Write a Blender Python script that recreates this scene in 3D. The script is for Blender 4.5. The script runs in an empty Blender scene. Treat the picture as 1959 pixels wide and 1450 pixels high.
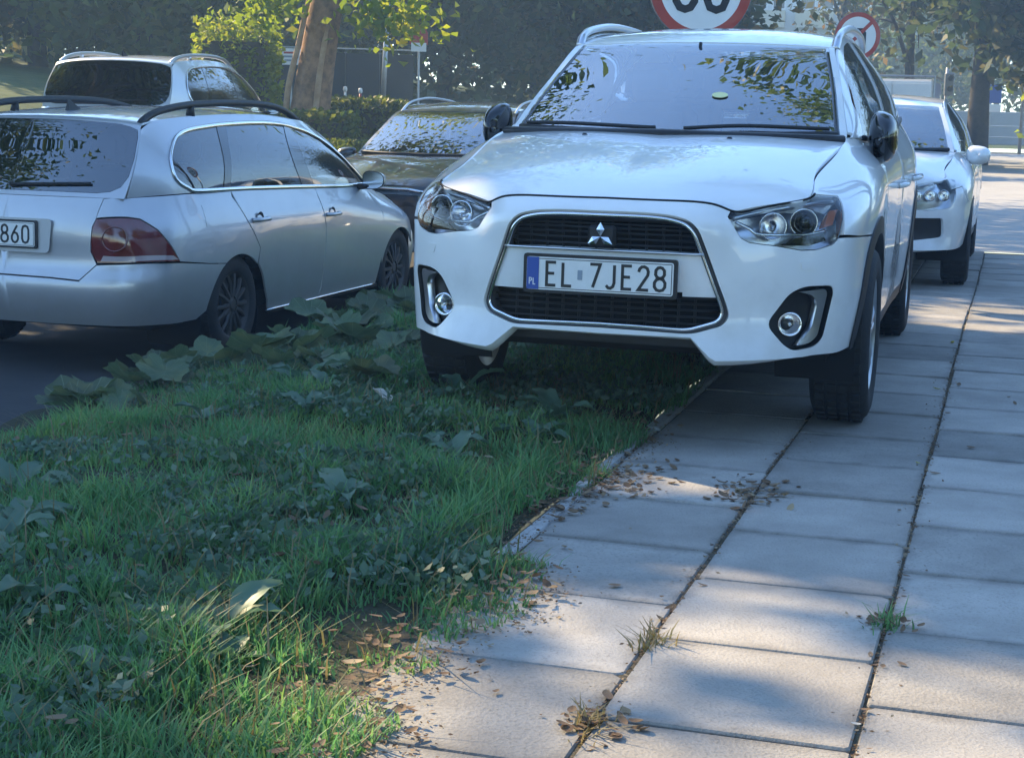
import bpy, math, random
import numpy as np
from mathutils import Vector, Matrix
from mathutils.geometry import delaunay_2d_cdt
random.seed(7); rng = np.random.default_rng(7)
scene = bpy.context.scene
COL = scene.collection
R = math.radians

# ---------------------------------------------------------------- camera
cam_d = bpy.data.cameras.new('camera'); cam = bpy.data.objects.new('camera', cam_d); COL.objects.link(cam)
cam_d.sensor_width = 36.0; cam_d.lens = 36.0*3101.3/1959; cam_d.clip_start = .05; cam_d.clip_end = 2000
_p, _r = .166, .023
_f = Vector((0, math.cos(_p), -math.sin(_p))); _u0 = Vector((0, math.sin(_p), math.cos(_p))); _r0 = Vector((1, 0, 0))
_R = _r0*math.cos(_r)+_u0*math.sin(_r); _U = -_r0*math.sin(_r)+_u0*math.cos(_r)
M = Matrix((_R, _U, -_f)).transposed().to_4x4(); M.translation = (0, 0, 1.175); cam.matrix_world = M
scene.camera = cam

# ---------------------------------------------------------------- sky, sun, exposure
SUN = Vector((-.573, .585, .574)).normalized()          # towards the sun: ahead and to the left
elev = math.asin(SUN.z); azim = math.atan2(SUN.x, SUN.y)
world = bpy.data.worlds.new('World'); scene.world = world; world.use_nodes = True
nt = world.node_tree; nt.nodes.clear()
sky = nt.nodes.new('ShaderNodeTexSky'); sky.sky_type = 'NISHITA'; sky.sun_disc = False
sky.sun_elevation = elev; sky.sun_rotation = azim; sky.altitude = 200; sky.air_density = 1.0; sky.dust_density = .3; sky.ozone_density = 1.6
bg = nt.nodes.new('ShaderNodeBackground'); bg.inputs['Strength'].default_value = .13
wo = nt.nodes.new('ShaderNodeOutputWorld'); tint = nt.nodes.new('ShaderNodeMix'); tint.data_type = 'RGBA'; tint.blend_type = 'MULTIPLY'; tint.inputs['Factor'].default_value = 1; tint.inputs['B'].default_value = (.80, .96, 1.10, 1)   # cool daylight balance
nt.links.new(sky.outputs[0], tint.inputs['A']); nt.links.new(tint.outputs['Result'], bg.inputs[0]); nt.links.new(bg.outputs[0], wo.inputs[0])
sl = bpy.data.lights.new('sun', 'SUN'); sl.energy = 3.8; sl.angle = R(.53); sl.color = (1, .78, .48)
so = bpy.data.objects.new('sun', sl); COL.objects.link(so); so.rotation_euler = (-SUN).to_track_quat('-Z', 'Y').to_euler(); so.location = SUN*60
vs = scene.view_settings; vs.view_transform = 'Standard'; vs.look = 'None'; vs.gamma = 1; vs.use_curve_mapping = False; vs.exposure = 1.88
scene.render.film_transparent = False
cy = scene.cycles; cy.max_bounces = 8; cy.diffuse_bounces = 3; cy.glossy_bounces = 4; cy.transmission_bounces = 6; cy.transparent_max_bounces = 12; cy.caustics_reflective = False; cy.caustics_refractive = False; cy.sample_clamp_indirect = 6
# ---------------------------------------------------------------- surface toolkit
def nat_d2(n):
    A = np.eye(n); B = np.zeros((n, n))
    for i in range(1, n-1):
        A[i, i-1], A[i, i], A[i, i+1] = 1/6, 4/6, 1/6
        B[i, i-1], B[i, i], B[i, i+1] = 1, -2, 1
    return np.linalg.solve(A, B)

class Patch:
    """smooth surface through a net[t][s] of points (x right, y along the car, z up)"""
    def __init__(self, net):
        self.net = np.array(net, float); self.nt, self.ns = self.net.shape[:2]
        self.Ds, self.Dt = nat_d2(self.ns), nat_d2(self.nt); self._tab = {}
    def _w(self, x, n, D):
        x = np.asarray(x, float); i = np.clip(np.floor(x).astype(int), 0, n-2); b = x-i; a = 1-b
        W = np.zeros((len(x), n)); r = np.arange(len(x))
        W[r, i] += a; W[r, i+1] += b
        W += ((a**3-a)/6)[:, None]*D[i] + ((b**3-b)/6)[:, None]*D[i+1]
        return W
    def ev(self, s, t):
        return np.einsum('ki,kj,ijc->kc', self._w(t, self.nt, self.Dt), self._w(s, self.ns, self.Ds), self.net)
    def nrm(self, s, t):
        e = 1e-3
        a = self.ev(s+e, t)-self.ev(s-e, t); b = self.ev(s, t+e)-self.ev(s, t-e)
        n = np.cross(a, b); return n/np.maximum(np.linalg.norm(n, axis=1), 1e-9)[:, None]
    def inv(self, pts, wt=(1, 1, 1), sr=None, tr=None, it=12):
        """(s,t) of the surface points nearest to pts, each axis weighted by wt"""
        pts = np.asarray(pts, float); wt = np.array(wt, float)
        sr = sr or (0, self.ns-1); tr = tr or (0, self.nt-1); key = (sr, tr)
        if key not in self._tab:
            S, T = np.meshgrid(np.linspace(*sr, 90), np.linspace(*tr, 40)); S, T = S.ravel(), T.ravel()
            self._tab[key] = (S, T, self.ev(S, T))
        S, T, Q = self._tab[key]
        k = ((((Q[None]-pts[:, None])**2)*wt).sum(2)).argmin(1); s, t = S[k].copy(), T[k].copy(); e = 1e-4
        for _ in range(it):
            p = self.ev(s, t); r = (pts-p)*np.sqrt(wt)
            a = (self.ev(s+e, t)-p)/e*np.sqrt(wt); b = (self.ev(s, t+e)-p)/e*np.sqrt(wt)
            aa, ab, bb = (a*a).sum(1), (a*b).sum(1), (b*b).sum(1); ra, rb = (r*a).sum(1), (r*b).sum(1)
            det = aa*bb-ab*ab+1e-12
            s = np.clip(s+np.clip((ra*bb-rb*ab)/det, -.4, .4), 0, self.ns-1); t = np.clip(t+np.clip((rb*aa-ra*ab)/det, -.4, .4), 0, self.nt-1)
        return np.stack([s, t], 1)

def dens(poly, h, closed=True):
    P = [np.array(p, float) for p in poly]; out = []
    n = len(P)
    for i in range(n if closed else n-1):
        a, b = P[i], P[(i+1) % n]; k = max(1, int(math.ceil(np.linalg.norm(b-a)/h)))
        out += [a+(b-a)*j/k for j in range(k)]
    if not closed: out.append(P[-1])
    return np.array(out)

def fillet(poly, r, n=5):
    """round every corner of a closed polygon (r one number or one per corner)"""
    P = [np.array(p, float) for p in poly]; m = len(P); out = []
    rr = r if hasattr(r, '__len__') else [r]*m
    for i in range(m):
        a, b, c = P[i-1], P[i], P[(i+1) % m]; u = a-b; w = c-b; lu, lw = np.linalg.norm(u), np.linalg.norm(w)
        d = min(rr[i], lu*.48, lw*.48)
        if d < 1e-6: out.append(b); continue
        p, q = b+u/lu*d, b+w/lw*d
        for k in range(n+1):
            t = k/n; out.append((1-t)**2*p+2*t*(1-t)*b+t*t*q)
    return out

def catmull(pts, k=6, closed=False):
    P = np.array(pts, float); n = len(P); out = []
    for i in range(n if closed else n-1):
        p0 = P[(i-1) % n] if closed else P[max(i-1, 0)]; p1 = P[i]; p2 = P[(i+1) % n]; p3 = P[(i+2) % n] if closed else P[min(i+2, n-1)]
        for j in range(k):
            t = j/k; out.append(.5*((2*p1)+(-p0+p2)*t+(2*p0-5*p1+4*p2-p3)*t*t+(-p0+3*p1-3*p2+p3)*t**3))
    if not closed: out.append(P[-1])
    return np.array(out)

def inpoly(q, poly):
    x, y = q[:, 0], q[:, 1]; c = np.zeros(len(q), bool); n = len(poly); j = n-1
    for i in range(n):
        xi, yi = poly[i]; xj, yj = poly[j]
        if yi != yj:
            c ^= ((yi > y) != (yj > y)) & (x < (xj-xi)*(y-yi)/(yj-yi)+xi)
        j = i
    return c
# ---------------------------------------------------------------- materials
MATS = {}
def mat(name, col=(.5, .5, .5), rough=.5, metal=0, coat=0, spec=.5, var=0, vscale=8, bump=0, bscale=60, col2=None, trans=0, sss=0, alpha=1, emit=None, coatr=.03):
    m = bpy.data.materials.new(name); m.use_nodes = True; MATS[name] = m
    N, L = m.node_tree.nodes, m.node_tree.links; b = N['Principled BSDF']
    b.inputs['Base Color'].default_value = (*col, 1); b.inputs['Roughness'].default_value = rough; b.inputs['Metallic'].default_value = metal
    b.inputs['Coat Weight'].default_value = coat; b.inputs['Coat Roughness'].default_value = coatr; b.inputs['Specular IOR Level'].default_value = spec
    if var or col2:
        tc = N.new('ShaderNodeTexCoord'); no = N.new('ShaderNodeTexNoise'); no.inputs['Scale'].default_value = vscale; no.inputs['Detail'].default_value = 6; no.inputs['Roughness'].default_value = .62
        L.new(tc.outputs['Object'], no.inputs['Vector']); ra = N.new('ShaderNodeValToRGB')
        c2 = col2 or tuple(c*(1-var) for c in col); ra.color_ramp.elements[0].color = (*c2, 1); ra.color_ramp.elements[1].color = (*col, 1)
        ra.color_ramp.elements[0].position = .36; ra.color_ramp.elements[1].position = .64
        L.new(no.outputs['Fac'], ra.inputs['Fac']); L.new(ra.outputs['Color'], b.inputs['Base Color'])
    if bump:
        tc = N.new('ShaderNodeTexCoord'); no = N.new('ShaderNodeTexNoise'); no.inputs['Scale'].default_value = bscale; no.inputs['Detail'].default_value = 5
        L.new(tc.outputs['Object'], no.inputs['Vector']); bu = N.new('ShaderNodeBump'); bu.inputs['Strength'].default_value = bump; bu.inputs['Distance'].default_value = .01
        L.new(no.outputs['Fac'], bu.inputs['Height']); L.new(bu.outputs['Normal'], b.inputs['Normal'])
    if emit: b.inputs['Emission Color'].default_value = (*emit, 1); b.inputs['Emission Strength'].default_value = 1
    return m

def glass_mat(name, tint=(.5, .6, .62), ior=1.5, rough=.0, dirt=.0, refl=None):
    m = bpy.data.materials.new(name); m.use_nodes = True; MATS[name] = m
    N, L = m.node_tree.nodes, m.node_tree.links; N.clear(); o = N.new('ShaderNodeOutputMaterial')
    t = N.new('ShaderNodeBsdfTransparent'); t.inputs[0].default_value = (*tint, 1)
    g = N.new('ShaderNodeBsdfGlossy'); g.inputs['Roughness'].default_value = rough; g.inputs[0].default_value = (1, 1, 1, 1)
    f = N.new('ShaderNodeFresnel'); f.inputs['IOR'].default_value = ior
    x = N.new('ShaderNodeMixShader'); L.new(f.outputs[0], x.inputs[0]); L.new(t.outputs[0], x.inputs[1]); L.new(g.outputs[0], x.inputs[2])
    last = x
    if dirt:
        d = N.new('ShaderNodeBsdfDiffuse'); d.inputs[0].default_value = (.5, .5, .5, 1); y = N.new('ShaderNodeMixShader'); y.inputs[0].default_value = dirt
        L.new(x.outputs[0], y.inputs[1]); L.new(d.outputs[0], y.inputs[2]); last = y
    L.new(last.outputs[0], o.inputs[0]); return m

mat('white_paint', (.80, .80, .79), .35, 0, 1.0, .5, var=.03, vscale=5)
mat('silver_paint', (.50, .51, .53), .34, .45, 1.0, .5, var=.06, vscale=4)
mat('silver_paint_pale', (.66, .67, .68), .36, .35, 1.0, .5, var=.05, vscale=4)
mat('dark_paint', (.035, .034, .034), .35, .3, 1.0, .5, var=.3, vscale=3)
mat('chrome', (.78, .79, .8), .12, 1); mat('satin_chrome', (.62, .63, .65), .28, 1)
mat('black_plastic', (.018, .018, .02), .45, 0, 0, .4, var=.3, vscale=30); mat('grey_plastic', (.05, .05, .055), .5, 0, 0, .4)
mat('gloss_black', (.006, .006, .007), .08, 0, .6); mat('rubber', (.02, .02, .021), .75, var=.4, vscale=20, bump=.3, bscale=80)
mat('wheel_alloy', (.45, .46, .47), .3, .9); mat('steel_dark', (.08, .075, .07), .6, .6)
mat('interior', (.02, .02, .022), .8); mat('seat_cloth', (.035, .035, .04), .9, var=.3, vscale=20); mat('dash', (.022, .022, .024), .7, bump=.2, bscale=200)
mat('beige_trim', (.42, .42, .38), .8); mat('under', (.01, .01, .01), .95)
mat('plate_white', (.74, .74, .72), .45, 0, .2, var=.06, vscale=30); mat('plate_black', (.012, .012, .014), .4); mat('plate_blue', (.02, .07, .32), .4); mat('decal_grey', (.25, .3, .36), .4)
mat('red_lens', (.15, .014, .012), .1, 0, 1.0, .6, var=.25, vscale=18); mat('smoke_lens', (.42, .34, .34), .15, 0, 1.0); mat('amber', (.62, .14, .02), .15, 0, 1.0); mat('lamp_silver', (.8, .8, .82), .16, 1)
mat('lamp_satin', (.8, .8, .82), .28, .9); mat('lamp_dark', (.05, .05, .055), .3, .5); mat('yellow_disc', (.75, .74, .35), .5)
glass_mat('screen_glass', (.50, .58, .60), 3.7, 0, .025); glass_mat('side_glass', (.42, .48, .50), 2.3, 0, .01); glass_mat('dark_glass', (.10, .10, .105), 2.6, 0, .01); glass_mat('lens_glass', (.92, .94, .95), 1.45, .02)

def grime(m, amount=.35):      # road dust on the lower body
    N, L = m.node_tree.nodes, m.node_tree.links; b = N['Principled BSDF']; src = b.inputs['Base Color'].links[0].from_socket
    tc = N.new('ShaderNodeTexCoord'); sp = N.new('ShaderNodeSeparateXYZ'); L.new(tc.outputs['Object'], sp.inputs[0]); no = N.new('ShaderNodeTexNoise'); no.inputs['Scale'].default_value = 7; no.inputs['Detail'].default_value = 8; no.inputs['Roughness'].default_value = .7; L.new(tc.outputs['Object'], no.inputs['Vector'])
    a = N.new('ShaderNodeMath'); a.operation = 'MULTIPLY_ADD'; a.inputs[1].default_value = .5; L.new(no.outputs['Fac'], a.inputs[0]); L.new(sp.outputs['Z'], a.inputs[2]); mr = N.new('ShaderNodeMapRange'); mr.inputs['From Min'].default_value = .55; mr.inputs['From Max'].default_value = .85; mr.inputs['To Min'].default_value = amount; mr.inputs['To Max'].default_value = 0; L.new(a.outputs[0], mr.inputs['Value'])
    x = N.new('ShaderNodeMix'); x.data_type = 'RGBA'; L.new(mr.outputs[0], x.inputs['Factor']); L.new(src, x.inputs['A']); x.inputs['B'].default_value = (.30, .27, .22, 1); L.new(x.outputs['Result'], b.inputs['Base Color'])
    r2 = N.new('ShaderNodeMapRange'); r2.inputs['To Min'].default_value = 1; r2.inputs['To Max'].default_value = .2; L.new(mr.outputs[0], r2.inputs['Value']); L.new(r2.outputs[0], b.inputs['Coat Weight'])
for k in ('white_paint', 'silver_paint', 'dark_paint'): grime(MATS[k])
# ---------------------------------------------------------------- mesh helpers
def link(o, parent=None):
    COL.objects.link(o)
    if parent is not None: o.parent = parent
    return o
def mk(name, V, F, m, parent=None, N=None, smooth=True, kind=None):
    me = bpy.data.meshes.new(name); me.from_pydata([tuple(map(float, v)) for v in V], [], [tuple(map(int, f)) for f in F])
    if smooth: me.polygons.foreach_set('use_smooth', [True]*len(me.polygons))
    if N is not None: me.normals_split_custom_set_from_vertices([tuple(map(float, n)) for n in N])
    me.materials.append(MATS[m] if isinstance(m, str) else m)
    o = link(bpy.data.objects.new(name, me), parent)
    if kind: o['kind'] = kind
    return o
def thing(name, label, cat, loc=(0, 0, 0), rz=0, group=None):
    o = link(bpy.data.objects.new(name, None)); o.empty_display_size = .2; o.location = loc; o.rotation_euler = (0, 0, rz)
    o['label'] = label; o['category'] = cat
    if group: o['group'] = group
    return o
def tag(o, label, cat, group=None):
    o['label'] = label; o['category'] = cat
    if group: o['group'] = group
    return o
class MB:
    """collects boxes, tubes and lathes into one mesh"""
    def __init__(s): s.V, s.F = [], []
    def add(s, V, F):
        k = len(s.V); s.V += [tuple(v) for v in V]; s.F += [tuple(i+k for i in f) for f in F]; return s
    def box(s, c, d, rot=None, bev=0):
        x, y, z = d[0]/2, d[1]/2, d[2]/2
        if bev:
            b = min(bev, x*.9, y*.9, z*.9); V = []
            for sx in (-1, 1):
                for sy in (-1, 1):
                    for sz in (-1, 1):
                        V += [(sx*x, sy*(y-b), sz*(z-b)), (sx*(x-b), sy*y, sz*(z-b)), (sx*(x-b), sy*(y-b), sz*z)]
            idx = lambda a, b_, c_: ((a*2+b_)*2+c_)*3
            F = []
            for a in (0, 1): F.append([idx(a, 0, 0), idx(a, 1, 0), idx(a, 1, 1), idx(a, 0, 1)])
            for a in (0, 1): F.append([idx(0, a, 0)+1, idx(1, a, 0)+1, idx(1, a, 1)+1, idx(0, a, 1)+1])
            for a in (0, 1): F.append([idx(0, 0, a)+2, idx(1, 0, a)+2, idx(1, 1, a)+2, idx(0, 1, a)+2])
            for a in (0, 1):
                for b_ in (0, 1):
                    F.append([idx(a, b_, 0), idx(a, b_, 0)+1, idx(a, b_, 1)+1, idx(a, b_, 1)])
                    F.append([idx(a, 0, b_), idx(a, 0, b_)+2, idx(a, 1, b_)+2, idx(a, 1, b_)])
                    F.append([idx(0, a, b_)+1, idx(0, a, b_)+2, idx(1, a, b_)+2, idx(1, a, b_)+1])
                    for c_ in (0, 1): k = idx(a, b_, c_); F.append([k, k+1, k+2])
        else:
            V = [(sx*x, sy*y, sz*z) for sx in (-1, 1) for sy in (-1, 1) for sz in (-1, 1)]
            F = [(0, 1, 3, 2), (4, 6, 7, 5), (0, 4, 5, 1), (2, 3, 7, 6), (0, 2, 6, 4), (1, 5, 7, 3)]
        if rot is not None: V = [tuple(rot @ Vector(v)) for v in V]
        return s.add([(v[0]+c[0], v[1]+c[1], v[2]+c[2]) for v in V], F)
    def tube(s, pts, r, n=8, closed=False, cap=True, flat=1.0, up=None):
        P = [Vector(p) for p in pts]; m = len(P); rr = r if hasattr(r, '__len__') else [r]*m; V = []; F = []; prev = None
        for i in range(m):
            t = (P[(i+1) % m]-P[i-1]) if closed else (P[min(i+1, m-1)]-P[max(i-1, 0)])
            t = t.normalized() if t.length > 1e-9 else Vector((0, 0, 1))
            if up is not None: a = Vector(up)
            elif prev is None: a = Vector((0, 0, 1)) if abs(t.z) < .9 else Vector((1, 0, 0))
            else: a = prev
            b = a-t*a.dot(t)
            if b.length < 1e-6: b = t.orthogonal()
            b.normalize(); prev = b; c = t.cross(b)
            for k in range(n):
                th = 2*math.pi*k/n; V.append(P[i]+b*(math.cos(th)*rr[i]*flat)+c*(math.sin(th)*rr[i]))
        for i in range(m if closed else m-1):
            for k in range(n):
                j = (i+1) % m; F.append((i*n+k, i*n+(k+1) % n, j*n+(k+1) % n, j*n+k))
        if cap and not closed: F += [tuple(range(n))[::-1], tuple((m-1)*n+k for k in range(n))]
        return s.add(V, F)
    def lathe(s, prof, n=24, M=None, closed=False):
        """prof: (radius, height along the axis); the axis is +Z before M"""
        V = [(r*math.cos(2*math.pi*k/n), r*math.sin(2*math.pi*k/n), h) for r, h in prof for k in range(n)]; F = []
        for i in range(len(prof)-(0 if closed else 1)):
            j = (i+1) % len(prof)
            for k in range(n): F.append((i*n+k, i*n+(k+1) % n, j*n+(k+1) % n, j*n+k))
        if M is not None: V = [tuple(M @ Vector(v)) for v in V]
        return s.add(V, F)
    def prism(s, poly, d, M=None):
        """flat polygon (x,y) given thickness d along z"""
        n = len(poly); V = [(p[0], p[1], 0) for p in poly]+[(p[0], p[1], d) for p in poly]
        F = [tuple(range(n))[::-1], tuple(range(n, 2*n))]+[(i, (i+1) % n, n+(i+1) % n, n+i) for i in range(n)]
        if M is not None: V = [tuple(M @ Vector(v)) for v in V]
        return s.add(V, F)
    def build(s, name, m, parent=None, smooth=False, kind=None, sharp=None):
        o = mk(name, s.V, s.F, m, parent, None, smooth or sharp is not None, kind)
        if sharp is not None: o.data.set_sharp_from_angle(angle=math.radians(sharp))
        return o

def region(P, loops, h=.05, flip=False):
    """trimmed piece of a patch: loops of (s,t), first outer, rest holes -> V, N, F"""
    L = [np.array(l, float) for l in loops]
    c = np.mean(L[0], axis=0); e = .05
    ls = np.linalg.norm(P.ev([c[0]+e], [c[1]])-P.ev([c[0]-e], [c[1]]))/(2*e); lt = np.linalg.norm(P.ev([c[0]], [c[1]+e])-P.ev([c[0]], [c[1]-e]))/(2*e)
    sc = np.array([max(ls, .02), max(lt, .02)]); L2 = [l*sc for l in L]
    pts = [tuple(p) for l in L2 for p in l]; edges = []; k = 0
    for l in L2: edges += [(k+i, k+(i+1) % len(l)) for i in range(len(l))]; k += len(l)
    lo, hi = L2[0].min(0), L2[0].max(0)
    gx, gy = np.meshgrid(np.arange(lo[0]+h*.5, hi[0], h), np.arange(lo[1]+h*.5, hi[1], h)); g = np.stack([gx.ravel(), gy.ravel()], 1)
    if len(g):
        ok = inpoly(g, L2[0])
        for l in L2[1:]: ok &= ~inpoly(g, l)
        g = g[ok]; B = np.concatenate([dens(l, h*.7) for l in L2])
        if len(g): g = g[np.sqrt(((g[:, None]-B[None])**2).sum(2)).min(1) > h*.42]
        pts += [tuple(p) for p in g]
    co, ed, fa, *_ = delaunay_2d_cdt([Vector(p) for p in pts], edges, [], 0, 1e-7)
    q = np.array([(v.x, v.y) for v in co]); F = [list(f) for f in fa]; cen = np.array([q[f].mean(0) for f in F])
    ok = inpoly(cen, L2[0])
    for l in L2[1:]: ok &= ~inpoly(cen, l)
    F = [f for f, o in zip(F, ok) if o]
    st = q/sc; V = P.ev(st[:, 0], st[:, 1]); N = P.nrm(st[:, 0], st[:, 1])
    if flip: N = -N
    out = []
    for f in F:
        a, b, c_ = V[f[0]], V[f[1]], V[f[2]]
        if np.dot(np.cross(b-a, c_-a), N[f[0]]) < 0: f = f[::-1]
        out.append(f)
    used = sorted({i for f in out for i in f}); re = {i: k for k, i in enumerate(used)}
    return V[used], N[used], [[re[i] for i in f] for f in out]

def both(V, N, F):
    """join a half with its mirror image across x = 0"""
    V, N = V.copy(), N.copy(); on = np.abs(V[:, 0]) < 2e-3; V[on, 0] = 0; N[on, 0] = 0; N /= np.linalg.norm(N, axis=1)[:, None]
    n = len(V); idx = np.where(on, np.arange(n), -1); k = n; V2, N2 = [], []
    for i in range(n):
        if not on[i]: idx[i] = k; k += 1; V2.append(V[i]*(-1, 1, 1)); N2.append(N[i]*(-1, 1, 1))
    return np.concatenate([V, np.array(V2).reshape(-1, 3)]), np.concatenate([N, np.array(N2).reshape(-1, 3)]), F+[[int(idx[i]) for i in f[::-1]] for f in F]
def flipx(V, N, F): return V*(-1, 1, 1), N*(-1, 1, 1), [f[::-1] for f in F]

def rim(V, N, F, depth=.014, gap=.0018, rnd=.5):
    """pull the border in by half a panel gap and turn it inwards"""
    cnt = {}
    for f in F:
        for i in range(len(f)):
            a, b = f[i], f[(i+1) % len(f)]; cnt[(a, b)] = cnt.get((a, b), 0)+1
    be = [(a, b) for (a, b) in cnt if (b, a) not in cnt]
    V, N = V.copy(), N.copy(); inn = np.zeros_like(V)
    for a, b in be:
        t = V[b]-V[a]; l = np.linalg.norm(t)
        if l < 1e-9: continue
        for i in (a, b): inn[i] += np.cross(N[i], t/l)
    l = np.linalg.norm(inn, axis=1); bd = np.where(l > 1e-6)[0]; inn[bd] /= l[bd][:, None]
    V[bd] += inn[bd]*gap
    k = len(V); m1 = {i: k+j for j, i in enumerate(bd)}; m2 = {i: k+len(bd)+j for j, i in enumerate(bd)}
    n1 = N[bd]*rnd-inn[bd]*(1-rnd*.5); n1 /= np.linalg.norm(n1, axis=1)[:, None]
    V = np.concatenate([V, V[bd]-N[bd]*.0008+0*inn[bd], V[bd]-N[bd]*depth]); N = np.concatenate([N, n1, -inn[bd]])
    F = list(F)
    for a, b in be:
        if a in m1 and b in m1: F += [[a, m1[a], m1[b], b][::1], [m1[a], m2[a], m2[b], m1[b]]]
    return V, N, F

def piece(name, P, loops, m, parent, h=.05, mode='one', depth=.014, gap=.0018, off=0, flip=False, rm=True):
    """mode: one | left | both (joined halves)"""
    V, N, F = region(P, loops, h, flip)
    if off: V = V+N*off
    if mode == 'both': V, N, F = both(V, N, F)
    elif mode == 'left': V, N, F = flipx(V, N, F)
    if rm: V, N, F = rim(V, N, F, depth, gap)
    return mk(name, V, F, m, parent, N)

def surf_path(P, st, off=0.0):
    st = np.array(st, float); V = P.ev(st[:, 0], st[:, 1]); N = P.nrm(st[:, 0], st[:, 1]); return V+N*off
def offs(V, o): return [(v[0], v[1]+o, v[2]) for v in V]
# ---------------------------------------------------------------- ground: street frame n (across, right positive), d (along the street)
TH = .295; NV = np.array([math.cos(TH), -math.sin(TH)]); DV = np.array([math.sin(TH), math.cos(TH)])
def nd(n, d, z=0.0): p = NV*n+DV*d; return (float(p[0]), float(p[1]), float(z))
def ND(n, d): return np.multiply.outer(n, NV)+np.multiply.outer(d, DV)
def zpave(d): return -.10*np.clip((np.asarray(d, float)-9.5)/3.0, 0, 1)
KN, RN = -1.265, -4.22            # pavement edging, road kerb
def zverge(n, d):
    t = np.clip((-2.45-np.asarray(n))/(-2.45-RN), 0, 1); return zpave(d)*(1-t)-.25*t**1.3-.008+.03*np.clip((KN-np.asarray(n))/.4, 0, 1)*(1-t)
def zroad(n): return -.386+.30*np.clip((-6.3-np.asarray(n, float))/2.2, 0, 1)
def zbank(n, d): n = np.asarray(n, float); return -.05+.72*np.clip((-10.5-n)/.7, 0, 1)+.55*np.clip((-11.2-n)/3, 0, 1)+.9*np.clip((-14.0-n)/9, 0, 1)
def mkfast(name, V, F, m, parent=None, smooth=False, kind=None):
    V = np.asarray(V, np.float32); F = np.asarray(F, np.int32); k = F.shape[1]; me = bpy.data.meshes.new(name)
    me.vertices.add(len(V)); me.vertices.foreach_set('co', V.ravel()); me.loops.add(F.size); me.loops.foreach_set('vertex_index', F.ravel())
    me.polygons.add(len(F)); me.polygons.foreach_set('loop_start', np.arange(0, F.size, k, dtype=np.int32)); me.polygons.foreach_set('loop_total', np.full(len(F), k, np.int32))
    if smooth: me.polygons.foreach_set('use_smooth', np.ones(len(F), bool))
    me.update(calc_edges=True); me.materials.append(MATS[m] if isinstance(m, str) else m); o = link(bpy.data.objects.new(name, me), parent)
    if kind: o['kind'] = kind
    return o
def noise2(x, y, s, seed=0):
    """cheap smooth value noise"""
    r = np.random.default_rng(seed).random((64, 64)); x, y = np.asarray(x)*s, np.asarray(y)*s
    i, j = np.floor(x).astype(int), np.floor(y).astype(int); a, b = x-i, y-j; a = a*a*(3-2*a); b = b*b*(3-2*b)
    g = lambda p, q: r[p % 64, q % 64]
    return (g(i, j)*(1-a)+g(i+1, j)*a)*(1-b)+(g(i, j+1)*(1-a)+g(i+1, j+1)*a)*b
def sheet(name, ns, ds, zf, m, kind='structure', parent=None, jit=0, smooth=True):
    N_, D_ = np.meshgrid(ns, ds); xy = ND(N_, D_); z = zf(N_, D_)+(jit*(noise2(N_, D_, 2.2, 3)-.5)+jit*.6*(noise2(N_, D_, 6, 4)-.5) if jit else 0)
    V = np.concatenate([xy.reshape(-1, 2), z.reshape(-1, 1)], 1); a, b = len(ds), len(ns); i = np.arange(a*b).reshape(a, b)
    F = np.stack([i[:-1, :-1], i[:-1, 1:], i[1:, 1:], i[1:, :-1]], -1).reshape(-1, 4); return mkfast(name, V, F, m, parent, smooth, kind)
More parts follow.
